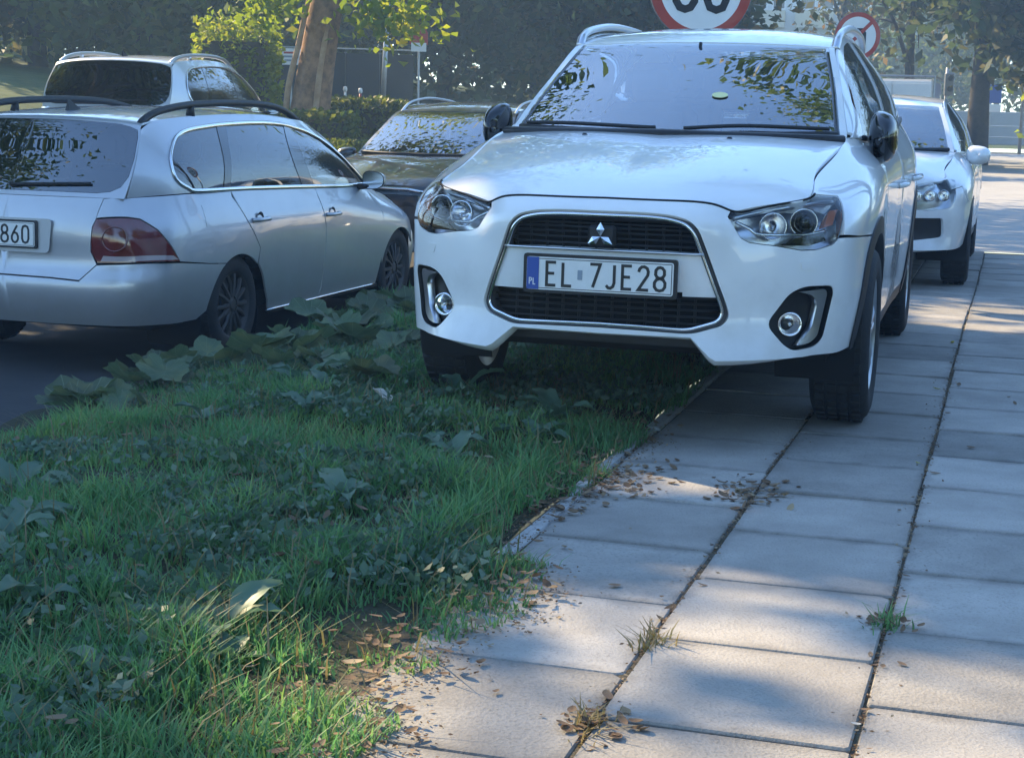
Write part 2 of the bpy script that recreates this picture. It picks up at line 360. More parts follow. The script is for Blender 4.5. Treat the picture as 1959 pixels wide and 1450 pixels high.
def ground_mat(name, c1, c2, c3=None, s1=3, s2=40, bump=.5, rough=.95, slab=False):
    m = bpy.data.materials.new(name); m.use_nodes = True; MATS[name] = m; N, L = m.node_tree.nodes, m.node_tree.links; b = N['Principled BSDF']
    b.inputs['Roughness'].default_value = rough; b.inputs['Specular IOR Level'].default_value = .25
    g = N.new('ShaderNodeNewGeometry'); n1 = N.new('ShaderNodeTexNoise'); n1.inputs['Scale'].default_value = s1; n1.inputs['Detail'].default_value = 8; n1.inputs['Roughness'].default_value = .65
    n2 = N.new('ShaderNodeTexNoise'); n2.inputs['Scale'].default_value = s2; n2.inputs['Detail'].default_value = 4
    for n in (n1, n2): L.new(g.outputs['Position'], n.inputs['Vector'])
    r = N.new('ShaderNodeValToRGB'); e = r.color_ramp.elements; e[0].color = (*c1, 1); e[1].color = (*c2, 1); e[0].position = .35; e[1].position = .66; L.new(n1.outputs['Fac'], r.inputs['Fac'])
    x = N.new('ShaderNodeMix'); x.data_type = 'RGBA'; x.inputs['B'].default_value = (*(c3 or c1), 1); r2 = N.new('ShaderNodeValToRGB'); r2.color_ramp.elements[0].position = .52; r2.color_ramp.elements[1].position = .70
    L.new(n2.outputs['Fac'], r2.inputs['Fac']); mu = N.new('ShaderNodeMath'); mu.operation = 'MULTIPLY'; mu.inputs[1].default_value = .6; L.new(r2.outputs['Color'], mu.inputs[0])
    L.new(mu.outputs[0], x.inputs['Factor']); L.new(r.outputs['Color'], x.inputs['A']); L.new(x.outputs['Result'], b.inputs['Base Color'])
    bu = N.new('ShaderNodeBump'); bu.inputs['Strength'].default_value = bump; bu.inputs['Distance'].default_value = .01; L.new(n2.outputs['Fac'], bu.inputs['Height']); L.new(bu.outputs['Normal'], b.inputs['Normal'])
    if slab:      # each slab its own tone, dirt gathered along its edges
        oi = N.new('ShaderNodeObjectInfo'); mr = N.new('ShaderNodeMapRange'); mr.inputs['To Min'].default_value = .80; mr.inputs['To Max'].default_value = 1.1; L.new(oi.outputs['Random'], mr.inputs['Value'])
        tc = N.new('ShaderNodeTexCoord'); ab = N.new('ShaderNodeVectorMath'); ab.operation = 'ABSOLUTE'; L.new(tc.outputs['Object'], ab.inputs[0]); sx = N.new('ShaderNodeSeparateXYZ'); L.new(ab.outputs[0], sx.inputs[0]); mx = N.new('ShaderNodeMath'); mx.operation = 'MAXIMUM'; L.new(sx.outputs['X'], mx.inputs[0]); L.new(sx.outputs['Y'], mx.inputs[1])
        n3 = N.new('ShaderNodeTexNoise'); n3.inputs['Scale'].default_value = 9; n3.inputs['Detail'].default_value = 6; L.new(g.outputs['Position'], n3.inputs['Vector']); ma = N.new('ShaderNodeMath'); ma.operation = 'MULTIPLY_ADD'; ma.inputs[1].default_value = .10; L.new(n3.outputs['Fac'], ma.inputs[0]); L.new(mx.outputs[0], ma.inputs[2])
        mp = N.new('ShaderNodeMapRange'); mp.inputs['From Min'].default_value = .265; mp.inputs['From Max'].default_value = .315; mp.inputs['To Min'].default_value = 1; mp.inputs['To Max'].default_value = .62; L.new(ma.outputs[0], mp.inputs['Value'])
        n4 = N.new('ShaderNodeTexNoise'); n4.inputs['Scale'].default_value = 1.1; n4.inputs['Detail'].default_value = 7; n4.inputs['Roughness'].default_value = .7; L.new(g.outputs['Position'], n4.inputs['Vector']); m4 = N.new('ShaderNodeMapRange'); m4.inputs['From Min'].default_value = .56; m4.inputs['From Max'].default_value = .72; m4.inputs['To Min'].default_value = 1; m4.inputs['To Max'].default_value = .70; L.new(n4.outputs['Fac'], m4.inputs['Value'])
        q1 = N.new('ShaderNodeMath'); q1.operation = 'MULTIPLY'; L.new(mr.outputs[0], q1.inputs[0]); L.new(mp.outputs[0], q1.inputs[1]); q2 = N.new('ShaderNodeMath'); q2.operation = 'MULTIPLY'; L.new(q1.outputs[0], q2.inputs[0]); L.new(m4.outputs[0], q2.inputs[1])
        vm = N.new('ShaderNodeVectorMath'); vm.operation = 'SCALE'; L.new(x.outputs['Result'], vm.inputs[0]); L.new(q2.outputs[0], vm.inputs['Scale']); L.new(vm.outputs[0], b.inputs['Base Color'])
    return m
ground_mat('concrete_slab', (.30, .28, .25), (.43, .405, .365), (.24, .225, .20), 2.4, 130, .3, .88, True)
ground_mat('concrete_slab_worn', (.26, .245, .22), (.385, .365, .33), (.20, .19, .17), 3.1, 110, .35, .9, True)
ground_mat('concrete_kerb', (.33, .33, .32), (.46, .45, .43), (.22, .21, .19), 5, 90, .4)
ground_mat('joint_soil', (.07, .058, .042), (.13, .11, .08), (.06, .07, .03), 14, 90, 1.0)
ground_mat('verge_soil', (.03, .032, .018), (.06, .055, .032), (.03, .045, .015), 3, 50, 1.0)
ground_mat('asphalt', (.050, .050, .052), (.075, .075, .077), (.10, .10, .10), 1.2, 220, .5, .85)
ground_mat('far_paving', (.36, .345, .32), (.43, .415, .385), (.28, .27, .25), 1.5, 20, .2)
ground_mat('bank_grass', (.035, .06, .018), (.07, .10, .03), (.09, .085, .04), 1.5, 12, 1.0)
ground_mat('earth', (.10, .09, .07), (.14, .13, .10), (.06, .07, .04), .3, 6, .6)

# the big ground sheet, road, bank
sheet('terrain', np.array([-300, -60, -24.0]), np.array([-60., 0, 60, 300, 900]), lambda n, d: zbank(n, d)-.03, 'bank_grass')
sheet('terrain', np.array([2.3, 8, 30, 300.]), np.array([-60., 0, 9.5, 12.5, 60, 300, 900]), lambda n, d: zpave(d)-.02+.0*n, 'bank_grass')
sheet('bank', np.concatenate([np.linspace(-24, -14.5, 12), np.linspace(-14, -10.5, 16)]), np.linspace(-8, 62, 71), zbank, 'bank_grass', jit=.10)
sheet('road', np.array([-10.45, -8.5, -7.5, -6.3, -5, -4.30]), np.array([-60., 0, 30, 62]), lambda n, d: zroad(n), 'asphalt')
sheet('verge', np.linspace(RN, KN, 46), np.concatenate([np.linspace(-1, 9, 120), np.linspace(9.3, 60, 90)]), zverge, 'verge_soil', jit=.05)
sheet('pavement_bed', np.array([KN+.005, -.7, 0, 1.2, 2.3]), np.concatenate([[-6], np.linspace(1, 16.3, 40)]), lambda n, d: zpave(d)-.0075, 'joint_soil')
pav = sheet('pavement', np.array([KN+.005, -.7, 0, 1.2, 2.3]), np.array([16.3, 30, 58.]), lambda n, d: zpave(d), 'far_paving')
# cross street and its far side
sheet('cross_street', np.array([-60., -10, 0, 60]), np.array([62.0, 66, 70.0]), lambda n, d: -.20+0*n, 'asphalt')
sheet('far_pavement', np.array([-60., 60]), np.array([58.0, 61.9]), lambda n, d: -.10+0*n, 'far_paving'); sheet('far_verge', np.array([-60., 60]), np.array([70.1, 120.]), lambda n, d: -.05+.012*(d-70)+0*n, 'bank_grass')

# paving slabs
def slab_mesh(k):
    r = random.Random(k); w, l, t, b = .4865, .5085, .055, .005; P2 = []
    for (sx, sy) in ((-1, -1), (1, -1), (1, 1), (-1, 1)):
        c = r.choice([.004, .006, .012, .02]); j = lambda: r.uniform(-.0025, .0025)
        x, y = sx*w/2, sy*l/2
        a1 = (x-sx*c+j(), y+j()*.5); a2 = (x+j()*.5, y-sy*c+j())
        P2 += [a1, a2] if sx*sy < 0 else [a2, a1]
    n = len(P2); V = [(x*.985, y*.985, 0) for x, y in P2]+[(x, y, -b) for x, y in P2]+[(x, y, -t) for x, y in P2]; c = [(0, 0, 0)]
    F = [tuple(range(n))]+[(n+i, n+(i+1) % n, (i+1) % n, i) for i in range(n)]+[(2*n+i, 2*n+(i+1) % n, n+(i+1) % n, n+i) for i in range(n)]
    me = bpy.data.meshes.new('paving_slab'); me.from_pydata(V, [], F); me.materials.append(MATS['concrete_slab' if k % 3 else 'concrete_slab_worn']); return me
SLABS = [slab_mesh(k) for k in range(9)]
bed = bpy.data.objects['pavement_bed']; rs = random.Random(5)
for c in range(5):
    n0 = -1.203+.496*c+.248; d0 = 3.21 if c % 2 == 0 else 3.465
    for i in range(-7, 26):
        d = d0+.515*i+.2575
        if d < -2 or d > 16.2: continue
        o = bpy.data.objects.new('paving_slab', rs.choice(SLABS)); COL.objects.link(o); o.parent = bed
        o.location = nd(n0+rs.uniform(-.003, .003), d+rs.uniform(-.003, .003), float(zpave(d))+rs.uniform(-.003, .003)); o.rotation_euler = (rs.gauss(0, .004), rs.gauss(0, .004), -TH+rs.gauss(0, .004)+(math.pi if rs.random() < .5 else 0))
# edging stones along the grass, kerb stones along the road
def stone(w, l, t, k, m):
    r = random.Random(k); b = MB(); b.box((0, 0, -t/2), (w, l, t), None, .008); me = bpy.data.meshes.new('kerb_stone'); me.from_pydata([(v[0]+r.uniform(-.002, .002), v[1]+r.uniform(-.003, .003), v[2]+r.uniform(-.002, .002)) for v in b.V], [], b.F); me.materials.append(MATS[m]); return me
ed = [stone(.055, .985, .2, k, 'concrete_kerb') for k in range(3)]; ks = [stone(.15, .985, .4, 10+k, 'asphalt') for k in range(3)]
vg = bpy.data.objects['verge']; rd = bpy.data.objects['road']
for i in range(-3, 16):
    o = bpy.data.objects.new('edging_stone', ed[i % 3]); COL.objects.link(o); o.parent = vg; d = i+.35; o.location = nd(-1.2325+rs.uniform(-.004, .004), d, float(zpave(d))+(.004 if d > 3.9 else -.014)+rs.uniform(-.006, .006)); o.rotation_euler = (0, rs.gauss(0, .02), -TH+rs.gauss(0, .003))
for i in range(0, 40):
    o = bpy.data.objects.new('kerb_stone', ks[i % 3]); COL.objects.link(o); o.parent = rd; o.location = nd(-4.27, i+.5, -.30+rs.uniform(-.005, .005)); o.rotation_euler = (0, 0, -TH)
    o = bpy.data.objects.new('kerb_stone', ks[(i+1) % 3]); COL.objects.link(o); o.parent = rd; o.location = nd(-10.5, i+.5, .04+rs.uniform(-.005, .005)); o.rotation_euler = (0, 0, -TH)
# ---------------------------------------------------------------- white crossover: body nets (near end = nose)
def Lv(z, *rows):   # rows of (y, x[, z]) -> points
    return [(r[1], r[0], r[2] if len(r) > 2 else z) for r in rows]
ASX_LOW = Patch([
 Lv(.32, (-.035,0),(-.032,.2),(-.026,.36),(.0,.47),(.05,.57),(.13,.665),(.24,.755),(.42,.815,.335),(.88,.862,.34),(1.35,.84,.27),(2.0,.84,.25),(2.7,.84,.25),(3.3,.865,.3),(3.75,.855,.36),(4.12,.765,.36),(4.30,.45,.36),(4.33,0,.36)),
 Lv(.45, (.0,0),(.003,.2),(.022,.365),(.058,.475),(.10,.57),(.17,.67),(.265,.768),(.43,.832),(.88,.882,.45),(1.35,.862,.41),(2.0,.862,.39),(2.7,.862,.39),(3.3,.887,.42),(3.75,.875,.47),(4.14,.785,.47),(4.33,.46,.47),(4.36,0,.47)),
 Lv(.57, (-.005,0),(-.002,.2),(.017,.365),(.055,.475),(.10,.57),(.165,.672),(.26,.772),(.43,.838),(.88,.887,.57),(1.35,.872,.57),(2.0,.874,.57),(2.7,.876,.58),(3.3,.897,.6),(3.75,.885,.62),(4.14,.80,.62),(4.33,.46,.62),(4.36,0,.62)),
 Lv(.69, (-.014,0),(-.010,.2),(.007,.36),(.05,.465),(.098,.567),(.163,.67),(.26,.77),(.435,.836,.705),(.88,.878,.74),(1.35,.872,.77),(2.0,.876,.78),(2.7,.88,.79),(3.3,.895,.82),(3.75,.883,.84),(4.12,.80,.84),(4.30,.46,.84),(4.33,0,.84)),
 Lv(.79, (-.026,0,.80),(-.022,.2,.80),(-.002,.36,.79),(.06,.46,.775),(.112,.565,.785),(.185,.672,.80),(.295,.765,.82),(.465,.822,.85),(.88,.852,.92),(1.35,.855,.95),(2.0,.862,.95),(2.7,.868,.96),(3.3,.875,.99),(3.75,.86,1.0),(4.1,.78,1.0),(4.25,.45,1.0),(4.28,0,1.0)),
 Lv(.87, (.03,0,.872),(.033,.2,.871),(.05,.37,.864),(.092,.45,.838),(.155,.565,.862),(.244,.678,.888),(.36,.678,.925),(.53,.668,.965),(.9,.70,1.036),(1.3,.722,1.083),(2.0,.80,1.05),(2.7,.80,1.08),(3.3,.79,1.12),(3.75,.77,1.15),(4.05,.70,1.15),(4.2,.42,1.15),(4.22,0,1.15)),
])
_be = [(.084,.430,.832),(.155,.565,.862),(.244,.678,.888),(.53,.668,.965),(.9,.70,1.036),(1.3,.722,1.083)]   # bonnet edge (y,x,z)
_bc = [(.03,0,.872),(.13,0,.915),(.28,0,.957),(.55,0,1.018),(.85,0,1.066),(1.13,0,1.090)]
_br = []
for i in range(6):
    e, c = _be[i], _bc[i]; row = []
    for m in (0, .35, .68, 1):
        k = m**2.2 if i else m**4
        bul = (0, .004, .014, .016, .012, .006)[i]*math.sin(math.pi*min(1, m*1.0))*.9
        row.append((e[1]*m, c[0]+(e[0]-c[0])*m**2.5, c[2]+(e[2]-c[2])*k+bul))
    _br.append(row)
ASX_BON = Patch(_br)
def top_net(rows):   # rows: (yc,zc, ye,xe,ze)
    return [[(xe*m, yc+(ye-yc)*m**2, zc+(ze-zc)*m**2.4) for m in (0, .35, .7, 1)] for (yc, zc, ye, xe, ze) in rows]
ASX_TOP = Patch(top_net([(1.08,1.072,1.265,.705,1.088),(1.33,1.235,1.45,.668,1.213),(1.60,1.375,1.67,.622,1.345),(1.84,1.478,1.88,.578,1.462),
  (2.18,1.545,2.2,.572,1.515),(2.7,1.58,2.7,.57,1.54),(3.3,1.575,3.3,.56,1.525),(3.88,1.53,3.82,.53,1.465),(4.08,1.32,4.03,.60,1.27),(4.2,1.15,4.11,.67,1.14)]))
ASX_SID = Patch([
 [(.725,1.29,1.085),(.775,1.6,1.065),(.797,2.0,1.05),(.80,2.7,1.08),(.79,3.3,1.12),(.77,3.75,1.15),(.69,4.08,1.15)],
 [(.722,1.33,1.10),(.722,1.66,1.20),(.725,2.04,1.27),(.725,2.7,1.32),(.715,3.3,1.33),(.695,3.76,1.32),(.655,4.07,1.21)],
 [(.704,1.30,1.105),(.625,1.67,1.345),(.578,2.05,1.508),(.57,2.7,1.55),(.56,3.3,1.525),(.535,3.78,1.475),(.60,4.03,1.27)],
])
ASX_POSE = (.303, 5.62, 0.0, .283)
# ---------------------------------------------------------------- car parts shared by all cars
def warp(P, fx=1, fy=1, fz=1, fn=None):
    n = P.net*np.array([fx, fy, fz]); n = fn(n) if fn else n; return Patch(n)
AXX = Matrix.Rotation(math.pi/2, 4, 'Y')     # lathe axis z -> x
def wheel(parent, x, y, r, w=.2, side=1, spokes=5, turn=0.0, m='wheel_alloy'):
    e = link(bpy.data.objects.new('wheel', None), parent); e.location = (x, y, r); e.rotation_euler = (0, 0, turn); e.empty_display_size = .1
    h = w/2; ro = r; ri = r*.66
    prof = [(ri, -h*.9), (ri+.02, -h), (ro*.86, -h*1.02), (ro-.022, -h*.93), (ro-.006, -h*.76), (ro, -h*.5), (ro, h*.5), (ro-.006, h*.76), (ro-.022, h*.93), (ro*.86, h*1.02), (ri+.02, h), (ri, h*.9), (ri-.008, 0)]
    b = MB().lathe(prof, 48, AXX, True)
    for k in range(48):      # tread blocks
        a = 2*math.pi*k/48; Rm = Matrix.Rotation(a, 3, 'X')
        for q in (-.62, -.2, .2, .62): b.box(Rm @ Vector((q*h, 0, ro+.001)), (h*.3, ro*.085, .010), Rm)
    b.build('tyre', 'rubber', e, sharp=35)
    s = side; b = MB()
    b.lathe([(ri, h*.9*s), (ri-.012, h*.82*s), (ri-.03, h*.55*s), (ri-.035, -h*.8*s), (ri, -h*.9*s)], 40, AXX)
    for k in range(spokes):
        a = 2*math.pi*k/spokes; Rm = Matrix.Rotation(a, 3, 'X')
        for dy in (-.022, .022):
            b.tube([Rm @ Vector((s*h*.72, dy*.6, .05)), Rm @ Vector((s*h*.78, dy*1.1, ri*.6)), Rm @ Vector((s*h*.66, dy*1.9, ri-.02))], [.017, .014, .016], 6)
    rimo = b.build('rim', m, e, sharp=40)
    MB().lathe([(0.0, h*.86*s), (.028, h*.86*s), (.034, h*.8*s), (.07, h*.72*s), (.075, h*.4*s)], 20, AXX).build('hub', m, rimo, sharp=40)
    MB().lathe([(.0, h*.1*s), (ri*.8, h*.1*s), (ri*.8, h*.02*s), (0, h*.02*s)], 24, AXX).build('brake_disc', 'steel_dark', rimo, sharp=40)
    return e

GLY = {  # strokes on a 0..1 x 0..1.7 cell
 'E': [[(.85, 1.7), (.08, 1.7), (.08, 0), (.85, 0)], [(.08, .88), (.72, .88)]],
 'L': [[(.1, 1.7), (.1, 0), (.85, 0)]],
 '7': [[(.05, 1.7), (.9, 1.7), (.3, 0)]],
 'J': [[(.75, 1.7), (.75, .4), (.66, .13), (.45, 0), (.25, .03), (.08, .2)]],
 '2': [[(.08, 1.3), (.15, 1.53), (.33, 1.68), (.55, 1.7), (.78, 1.58), (.88, 1.34), (.84, 1.08), (.66, .82), (.08, 0), (.92, 0)]],
 '8': [[(.5, .9), (.26, .98), (.13, 1.17), (.15, 1.48), (.32, 1.66), (.5, 1.7), (.68, 1.66), (.85, 1.48), (.87, 1.17), (.74, .98), (.5, .9), (.22, .8), (.06, .58), (.07, .27), (.24, .06), (.5, 0), (.76, .06), (.93, .27), (.94, .58), (.78, .8), (.5, .9)]],
 '6': [[(.8, 1.7), (.3, .98), (.1, .6), (.1, .33), (.26, .08), (.5, 0), (.74, .08), (.9, .33), (.9, .62), (.74, .9), (.5, .98), (.28, .92)]],
 '0': [[(.5, 1.7), (.22, 1.6), (.09, 1.3), (.09, .4), (.22, .1), (.5, 0), (.78, .1), (.91, .4), (.91, 1.3), (.78, 1.6), (.5, 1.7)]],
 '3': [[(.1, 1.45), (.25, 1.64), (.5, 1.7), (.76, 1.62), (.88, 1.36), (.82, 1.08), (.64, .93), (.42, .9), (.66, .86), (.86, .7), (.92, .42), (.8, .14), (.5, 0), (.24, .06), (.07, .26)]],
 'P': [[(.1, 0), (.1, 1.7), (.6, 1.7), (.85, 1.5), (.85, 1.1), (.6, .88), (.1, .88)]],
 'K': [[(.1, 0), (.1, 1.7)], [(.85, 1.7), (.12, .75)], [(.36, 1.02), (.88, 0)]],
}
def ribbon(b, pts, w, d, M):
    """flat stroke of width w, raised by d"""
    P = [np.array(p, float) for p in pts]; n = len(P); V = []
    closed = np.linalg.norm(P[0]-P[-1]) < 1e-6
    for i in range(n):
        if closed: t0 = P[i]-P[i-1 if i else n-2]; t1 = P[(i+1) if i < n-1 else 1]-P[i]
        else: t0 = P[i]-P[max(i-1, 0)]; t1 = P[min(i+1, n-1)]-P[i]
        t0 = t0 if np.linalg.norm(t0) > 1e-9 else t1; t1 = t1 if np.linalg.norm(t1) > 1e-9 else t0
        t0 = t0/np.linalg.norm(t0); t1 = t1/np.linalg.norm(t1); t = t0+t1; t = t/max(np.linalg.norm(t), 1e-6); nn = np.array([-t[1], t[0]])
        k = 1/max(.45, nn @ np.array([-t0[1], t0[0]])); e = 0
        p = P[i]
        for s in (-1, 1): V.append((*(p+nn*s*w/2*k), 0))
        for s in (-1, 1): V.append((*(p+nn*s*w/2*k), d))
    F = []
    for i in range(n-1):
        a, c = 4*i, 4*i+4; F += [(a+2, c+2, c+3, a+3), (a, a+2, a+3-0, a+1)[:0] or (a+2, a, c, c+2), (a+1, a+3, c+3, c+1)]
    F += [(0, 2, 3, 1), (4*n-4, 4*n-3, 4*n-1, 4*n-2)]
    b.add([tuple(M @ Vector(v)) for v in V], F)
def write(text, hgt, M, cw=.62, sw=.13, gap=.0, d=.0012):
    """lettering of uniform stroke; text centred at M's origin in its xy plane; returns one mesh builder per glyph"""
    s = hgt/1.7; adv = s*cw*1.95; tot = sum(adv if c != ' ' else adv*.75 for c in text); x = -tot/2; out = []
    for c in text:
        if c == ' ': x += adv*.75; continue
        b = MB()
        for st in GLY[c]: ribbon(b, [((x+adv*.13)+p[0]*adv*.74, p[1]*s-hgt/2) for p in st], sw*hgt, d, M)
        out.append((c, b)); x += adv
    return out
def frame_at(o, xdir, ydir):
    x = Vector(xdir).normalized(); z = x.cross(Vector(ydir)).normalized(); y = z.cross(x)
    m = Matrix((x, y, z)).transposed().to_4x4(); m.translation = Vector(o); return m
def number_plate(parent, M, text, W=.52, H=.114, dx=.022, holder=True, euro=True):
    """plate in the xy plane of M, facing +z"""
    rr = lambda w, h, r: fillet([(-w/2, -h/2), (w/2, -h/2), (w/2, h/2), (-w/2, h/2)], r)
    if holder: MB().prism(rr(W+.026, H+.022, .012), .012, M).build('plate_holder', 'black_plastic', parent, sharp=30)
    M1 = M @ Matrix.Translation((0, 0, .0125)); pl = MB().prism(rr(W, H, .010), .003, M1).build('number_plate', 'plate_white', parent, sharp=30)
    M2 = M @ Matrix.Translation((dx, 0, .0158))
    for c, b in write(text, min(.10, H*.7), M2): b.build('plate_character', 'plate_black', pl)
    for pts in ([(-W/2+.006, -H/2+.006), (W/2-.006, -H/2+.006), (W/2-.006, H/2-.006), (-W/2+.006, H/2-.006), (-W/2+.006, -H/2+.006)],):
        b = MB(); ribbon(b, pts, .0025, .0008, M @ Matrix.Translation((0, 0, .0156))); b.build('plate_border', 'plate_black', pl)
    if euro:
        q = [(-W/2+.001, -H/2+.001), (-W/2+.044, -H/2+.001), (-W/2+.044, H/2-.001), (-W/2+.001, H/2-.001)]
        MB().prism(q, .0008, M @ Matrix.Translation((0, 0, .0166))).build('country_band', 'plate_blue', pl)
        for c, b in write('PL', .022, M @ Matrix.Translation((-W/2+.022, -.028, .0176)), .55, .15): b.build('plate_character', 'plate_white', pl)
    return pl
def seat(parent, x, y, z, rear=False):
    b = MB(); b.box((x, y-.05, z), (.5, .52, .14), None, .05)
    b.box((x, y+.26, z+.36), (.48 if not rear else .52, .15, .62), Matrix.Rotation(-.28, 3, 'X'), .06)
    o = b.build('seat', 'seat_cloth', parent, sharp=40)
    h = MB(); h.box((x, y+.37, z+.76), (.27, .11, .19), Matrix.Rotation(-.2, 3, 'X'), .045); h.tube([(x-.07, y+.35, z+.6), (x-.07, y+.36, z+.72)], .008, 6); h.tube([(x+.07, y+.35, z+.6), (x+.07, y+.36, z+.72)], .008, 6)
    h.build('headrest', 'seat_cloth', o, sharp=40)
def mirror(parent, x, y, z, side, cap='gloss_black', w=.19, h=.15, d=.10, glass_back=True, toward=-1):
    """door mirror: shell open on its glass side; toward = -1 when the shell faces -y"""
    V, F = [], []; n, m = 14, 20
    for i in range(n+1):
        a = (i/n)*.5*math.pi*1.0
        for k in range(m):
            t = 2*math.pi*k/m; cx = abs(math.cos(t))**.7*math.copysign(1, math.cos(t)); cz = abs(math.sin(t))**.75*math.copysign(1, math.sin(t))
            V.append((x+side*w*.5+cx*w*.5*math.sin(a)**.8, y+toward*d*math.cos(a)*(.9+.1*cx*side), z+cz*h*.5*math.sin(a)**.8*(1-.12*cx*side)))
    for i in range(n):
        for k in range(m): F.append((i*m+k, i*m+(k+1) % m, (i+1)*m+(k+1) % m, (i+1)*m+k))
    o = mk('door_mirror', V, F, cap, parent)
    b = MB(); ring = V[n*m:]; c = np.mean(np.array(ring), 0); b.add([(c[0]+(v[0]-c[0])*.93, v[1]-toward*.004, c[2]+(v[2]-c[2])*.92) for v in ring], [tuple(range(m))]); b.build('mirror_glass', 'chrome', o)
    MB().add([(v[0], v[1]+toward*.0005, v[2]) for v in ring]+[(c[0]+(v[0]-c[0])*.93, v[1]-toward*.004, c[2]+(v[2]-c[2])*.92) for v in ring], [(k, (k+1) % m, m+(k+1) % m, m+k) for k in range(m)]).build('mirror_frame', 'black_plastic', o)
    MB().tube([(x-side*.09, y+.02, z-h*.42), (x+side*.01, y, z-h*.36), (x+side*w*.35, y+toward*.02, z-h*.32)], [.034, .028, .02], 10, flat=.8).build('mirror_arm', 'black_plastic', o, smooth=True)
    return o
# ---------------------------------------------------------------- the white crossover on the pavement
car = thing('parked_car', 'white crossover with black grille and roof rails, parked nose-on half over the pavement', 'car', (ASX_POSE[0], ASX_POSE[1], ASX_POSE[2]), -ASX_POSE[3])
P = ASX_LOW
def lo3(pts, h=.03, closed=False): return P.inv(dens(pts, h, closed), (1, 1, 1), (0, 9.5))
def los(pts, h=.05, closed=False): return P.inv(np.array([(0, q[0], q[1]) for q in dens(pts, h, closed)]), (0, 1, 1), (6.5, 13.6))
def edge(s0, s1, t, k=14): return np.stack([np.linspace(s0, s1, k), np.full(k, t)], 1)
HL = [(.421,.06,.820),(.471,.06,.752),(.498,.071,.738),(.586,.111,.727),(.667,.162,.712),(.712,.201,.713),(.761,.255,.728),(.779,.282,.75),(.787,.321,.814),(.776,.382,.875),(.762,.405,.900)]
hl_bot = lo3(HL); top_to_inner = edge(5.35, 2.72, 4.985, 24)
hl_loop = np.concatenate([hl_bot, top_to_inner])
GR = fillet([(0,0,.828),(.16,0,.828),(.245,0,.822),(.305,0,.806),(.335,0,.775),(.43,.04,.525),(.443,.048,.483),(.425,.04,.453),(.321,.01,.42),(.16,0,.424),(0,0,.426)], [0,.05,.05,.04,.04,.05,.03,.04,.03,.05,0], 4)
gr = P.inv(dens([(q[0], 0, q[2]) for q in GR], .03, False), (1, 0, 1), (0, 5)); gr[0, 0] = gr[-1, 0] = 0
FOG = fillet([(.567,0,.455),(.637,0,.561),(.684,0,.584),(.768,0,.584),(.773,0,.559),(.746,0,.401),(.723,0,.375),(.656,0,.366),(.626,0,.387)], [.03,.03,.03,.02,.02,.03,.03,.02,.03], 4)
fog = P.inv(dens([(q[0], 0, q[2]) for q in FOG], .02), (1, 0, 1), (2, 7))
AR = (.90, .345)
def arc(c, r, a0, a1, k=18): return [(c[0]+r*math.cos(a), c[1]+r*math.sin(a)) for a in np.linspace(R(a0), R(a1), k)]
bot = P.inv(np.array([(q[0], 0, q[1]) for q in dens([(0, .402), (.318, .404), (.388, .342), (.412, .330), (.69, .338)], .03, False)]), (1, 0, 1), (0, 6)); bot[0, 0] = 0
bot2 = lo3([(.71, .2, .340), (.79, .34, .342), (.818, .455, .345)])
af = arc(AR, .445, 180, 118, 12)
arch_f = los(af)
seam = lo3([(.868, .67, .735), (.83, .45, .745), (.79, .305, .752)])
bump = np.concatenate([bot, bot2, arch_f, seam, hl_bot[::-1][8:] if False else lo3(HL[:8][::-1]), edge(2.72, 0, 4.985, 16), gr])
bumper = piece('bumper', P, [bump, fog], 'white_paint', car, .035, 'both', depth=.05, gap=.003)
# grille: frame, chrome line, bar, slats, backing
ins = lambda l, c, k: c+(np.array(l)-c)*k
gr_full = lambda pts: np.concatenate([pts, (pts[1:-1]*(-1, 1))[::-1]])
def ring3(pts, off): V = surf_path(P, pts, off); return np.concatenate([V, (V[1:-1]*(-1, 1, 1))[::-1]])
GRi = P.inv(np.array([(q[0]*.955, 0, .625+(q[2]-.625)*.945) for q in dens(GR, .03, False)]), (1, 0, 1), (0, 5)); GRi[0, 0] = GRi[-1, 0] = 0
gf = piece('grille_frame', P, [np.concatenate([gr, GRi[::-1]])], 'grey_plastic', car, .03, 'both', off=-.012, depth=.05, gap=.0)
MB().tube(ring3(GRi, -.004), .0065, 8, True).build('chrome_line', 'chrome', gf, smooth=True)
piece('grille_backing', P, [gr], 'under', car, .06, 'both', off=-.085, rm=False)
def gx(z):   # half width of the opening at height z
    q = np.array([(p[0], p[2]) for p in GR]); x = [a[0]+(b[0]-a[0])*(z-a[1])/(b[1]-a[1]) for a, b in zip(q[:-1], q[1:]) if (a[1]-z)*(b[1]-z) < 0]; return max(x)*.965 if x else 0
def frow(xs, z, off):
    st = P.inv(np.array([(x, 0, z if not hasattr(z, '__len__') else z[i]) for i, x in enumerate(xs)]), (1, 0, 1), (0, 6)); return surf_path(P, st, off)
def fx(xs, zs, off=0): 
    V = frow(np.abs(xs), zs, off); V[:, 0] *= np.where(np.array(xs) < 0, -1, 1); return V
slatz = [.785, .765, .745, .725, .705, .532, .512, .492, .472, .452]
for z in slatz:
    x = gx(z); xs = np.linspace(-x, x, 25); MB().tube(fx(xs, [z]*25, -.045), .0075, 6, flat=.55).build('grille_slat', 'black_plastic', car, smooth=True)
for x in np.linspace(-.33, .33, 12):
    b = MB(); zt = .80 if abs(x) < .3 else .74; b.tube(fx([x]*4, list(np.linspace(.69, zt, 4)), -.05), .005, 6)
    b.build('grille_rib', 'black_plastic', car, smooth=True); b = MB(); b.tube(fx([x]*4, list(np.linspace(.435, .54, 4)), -.05), .005, 6); b.build('grille_rib', 'black_plastic', car, smooth=True)
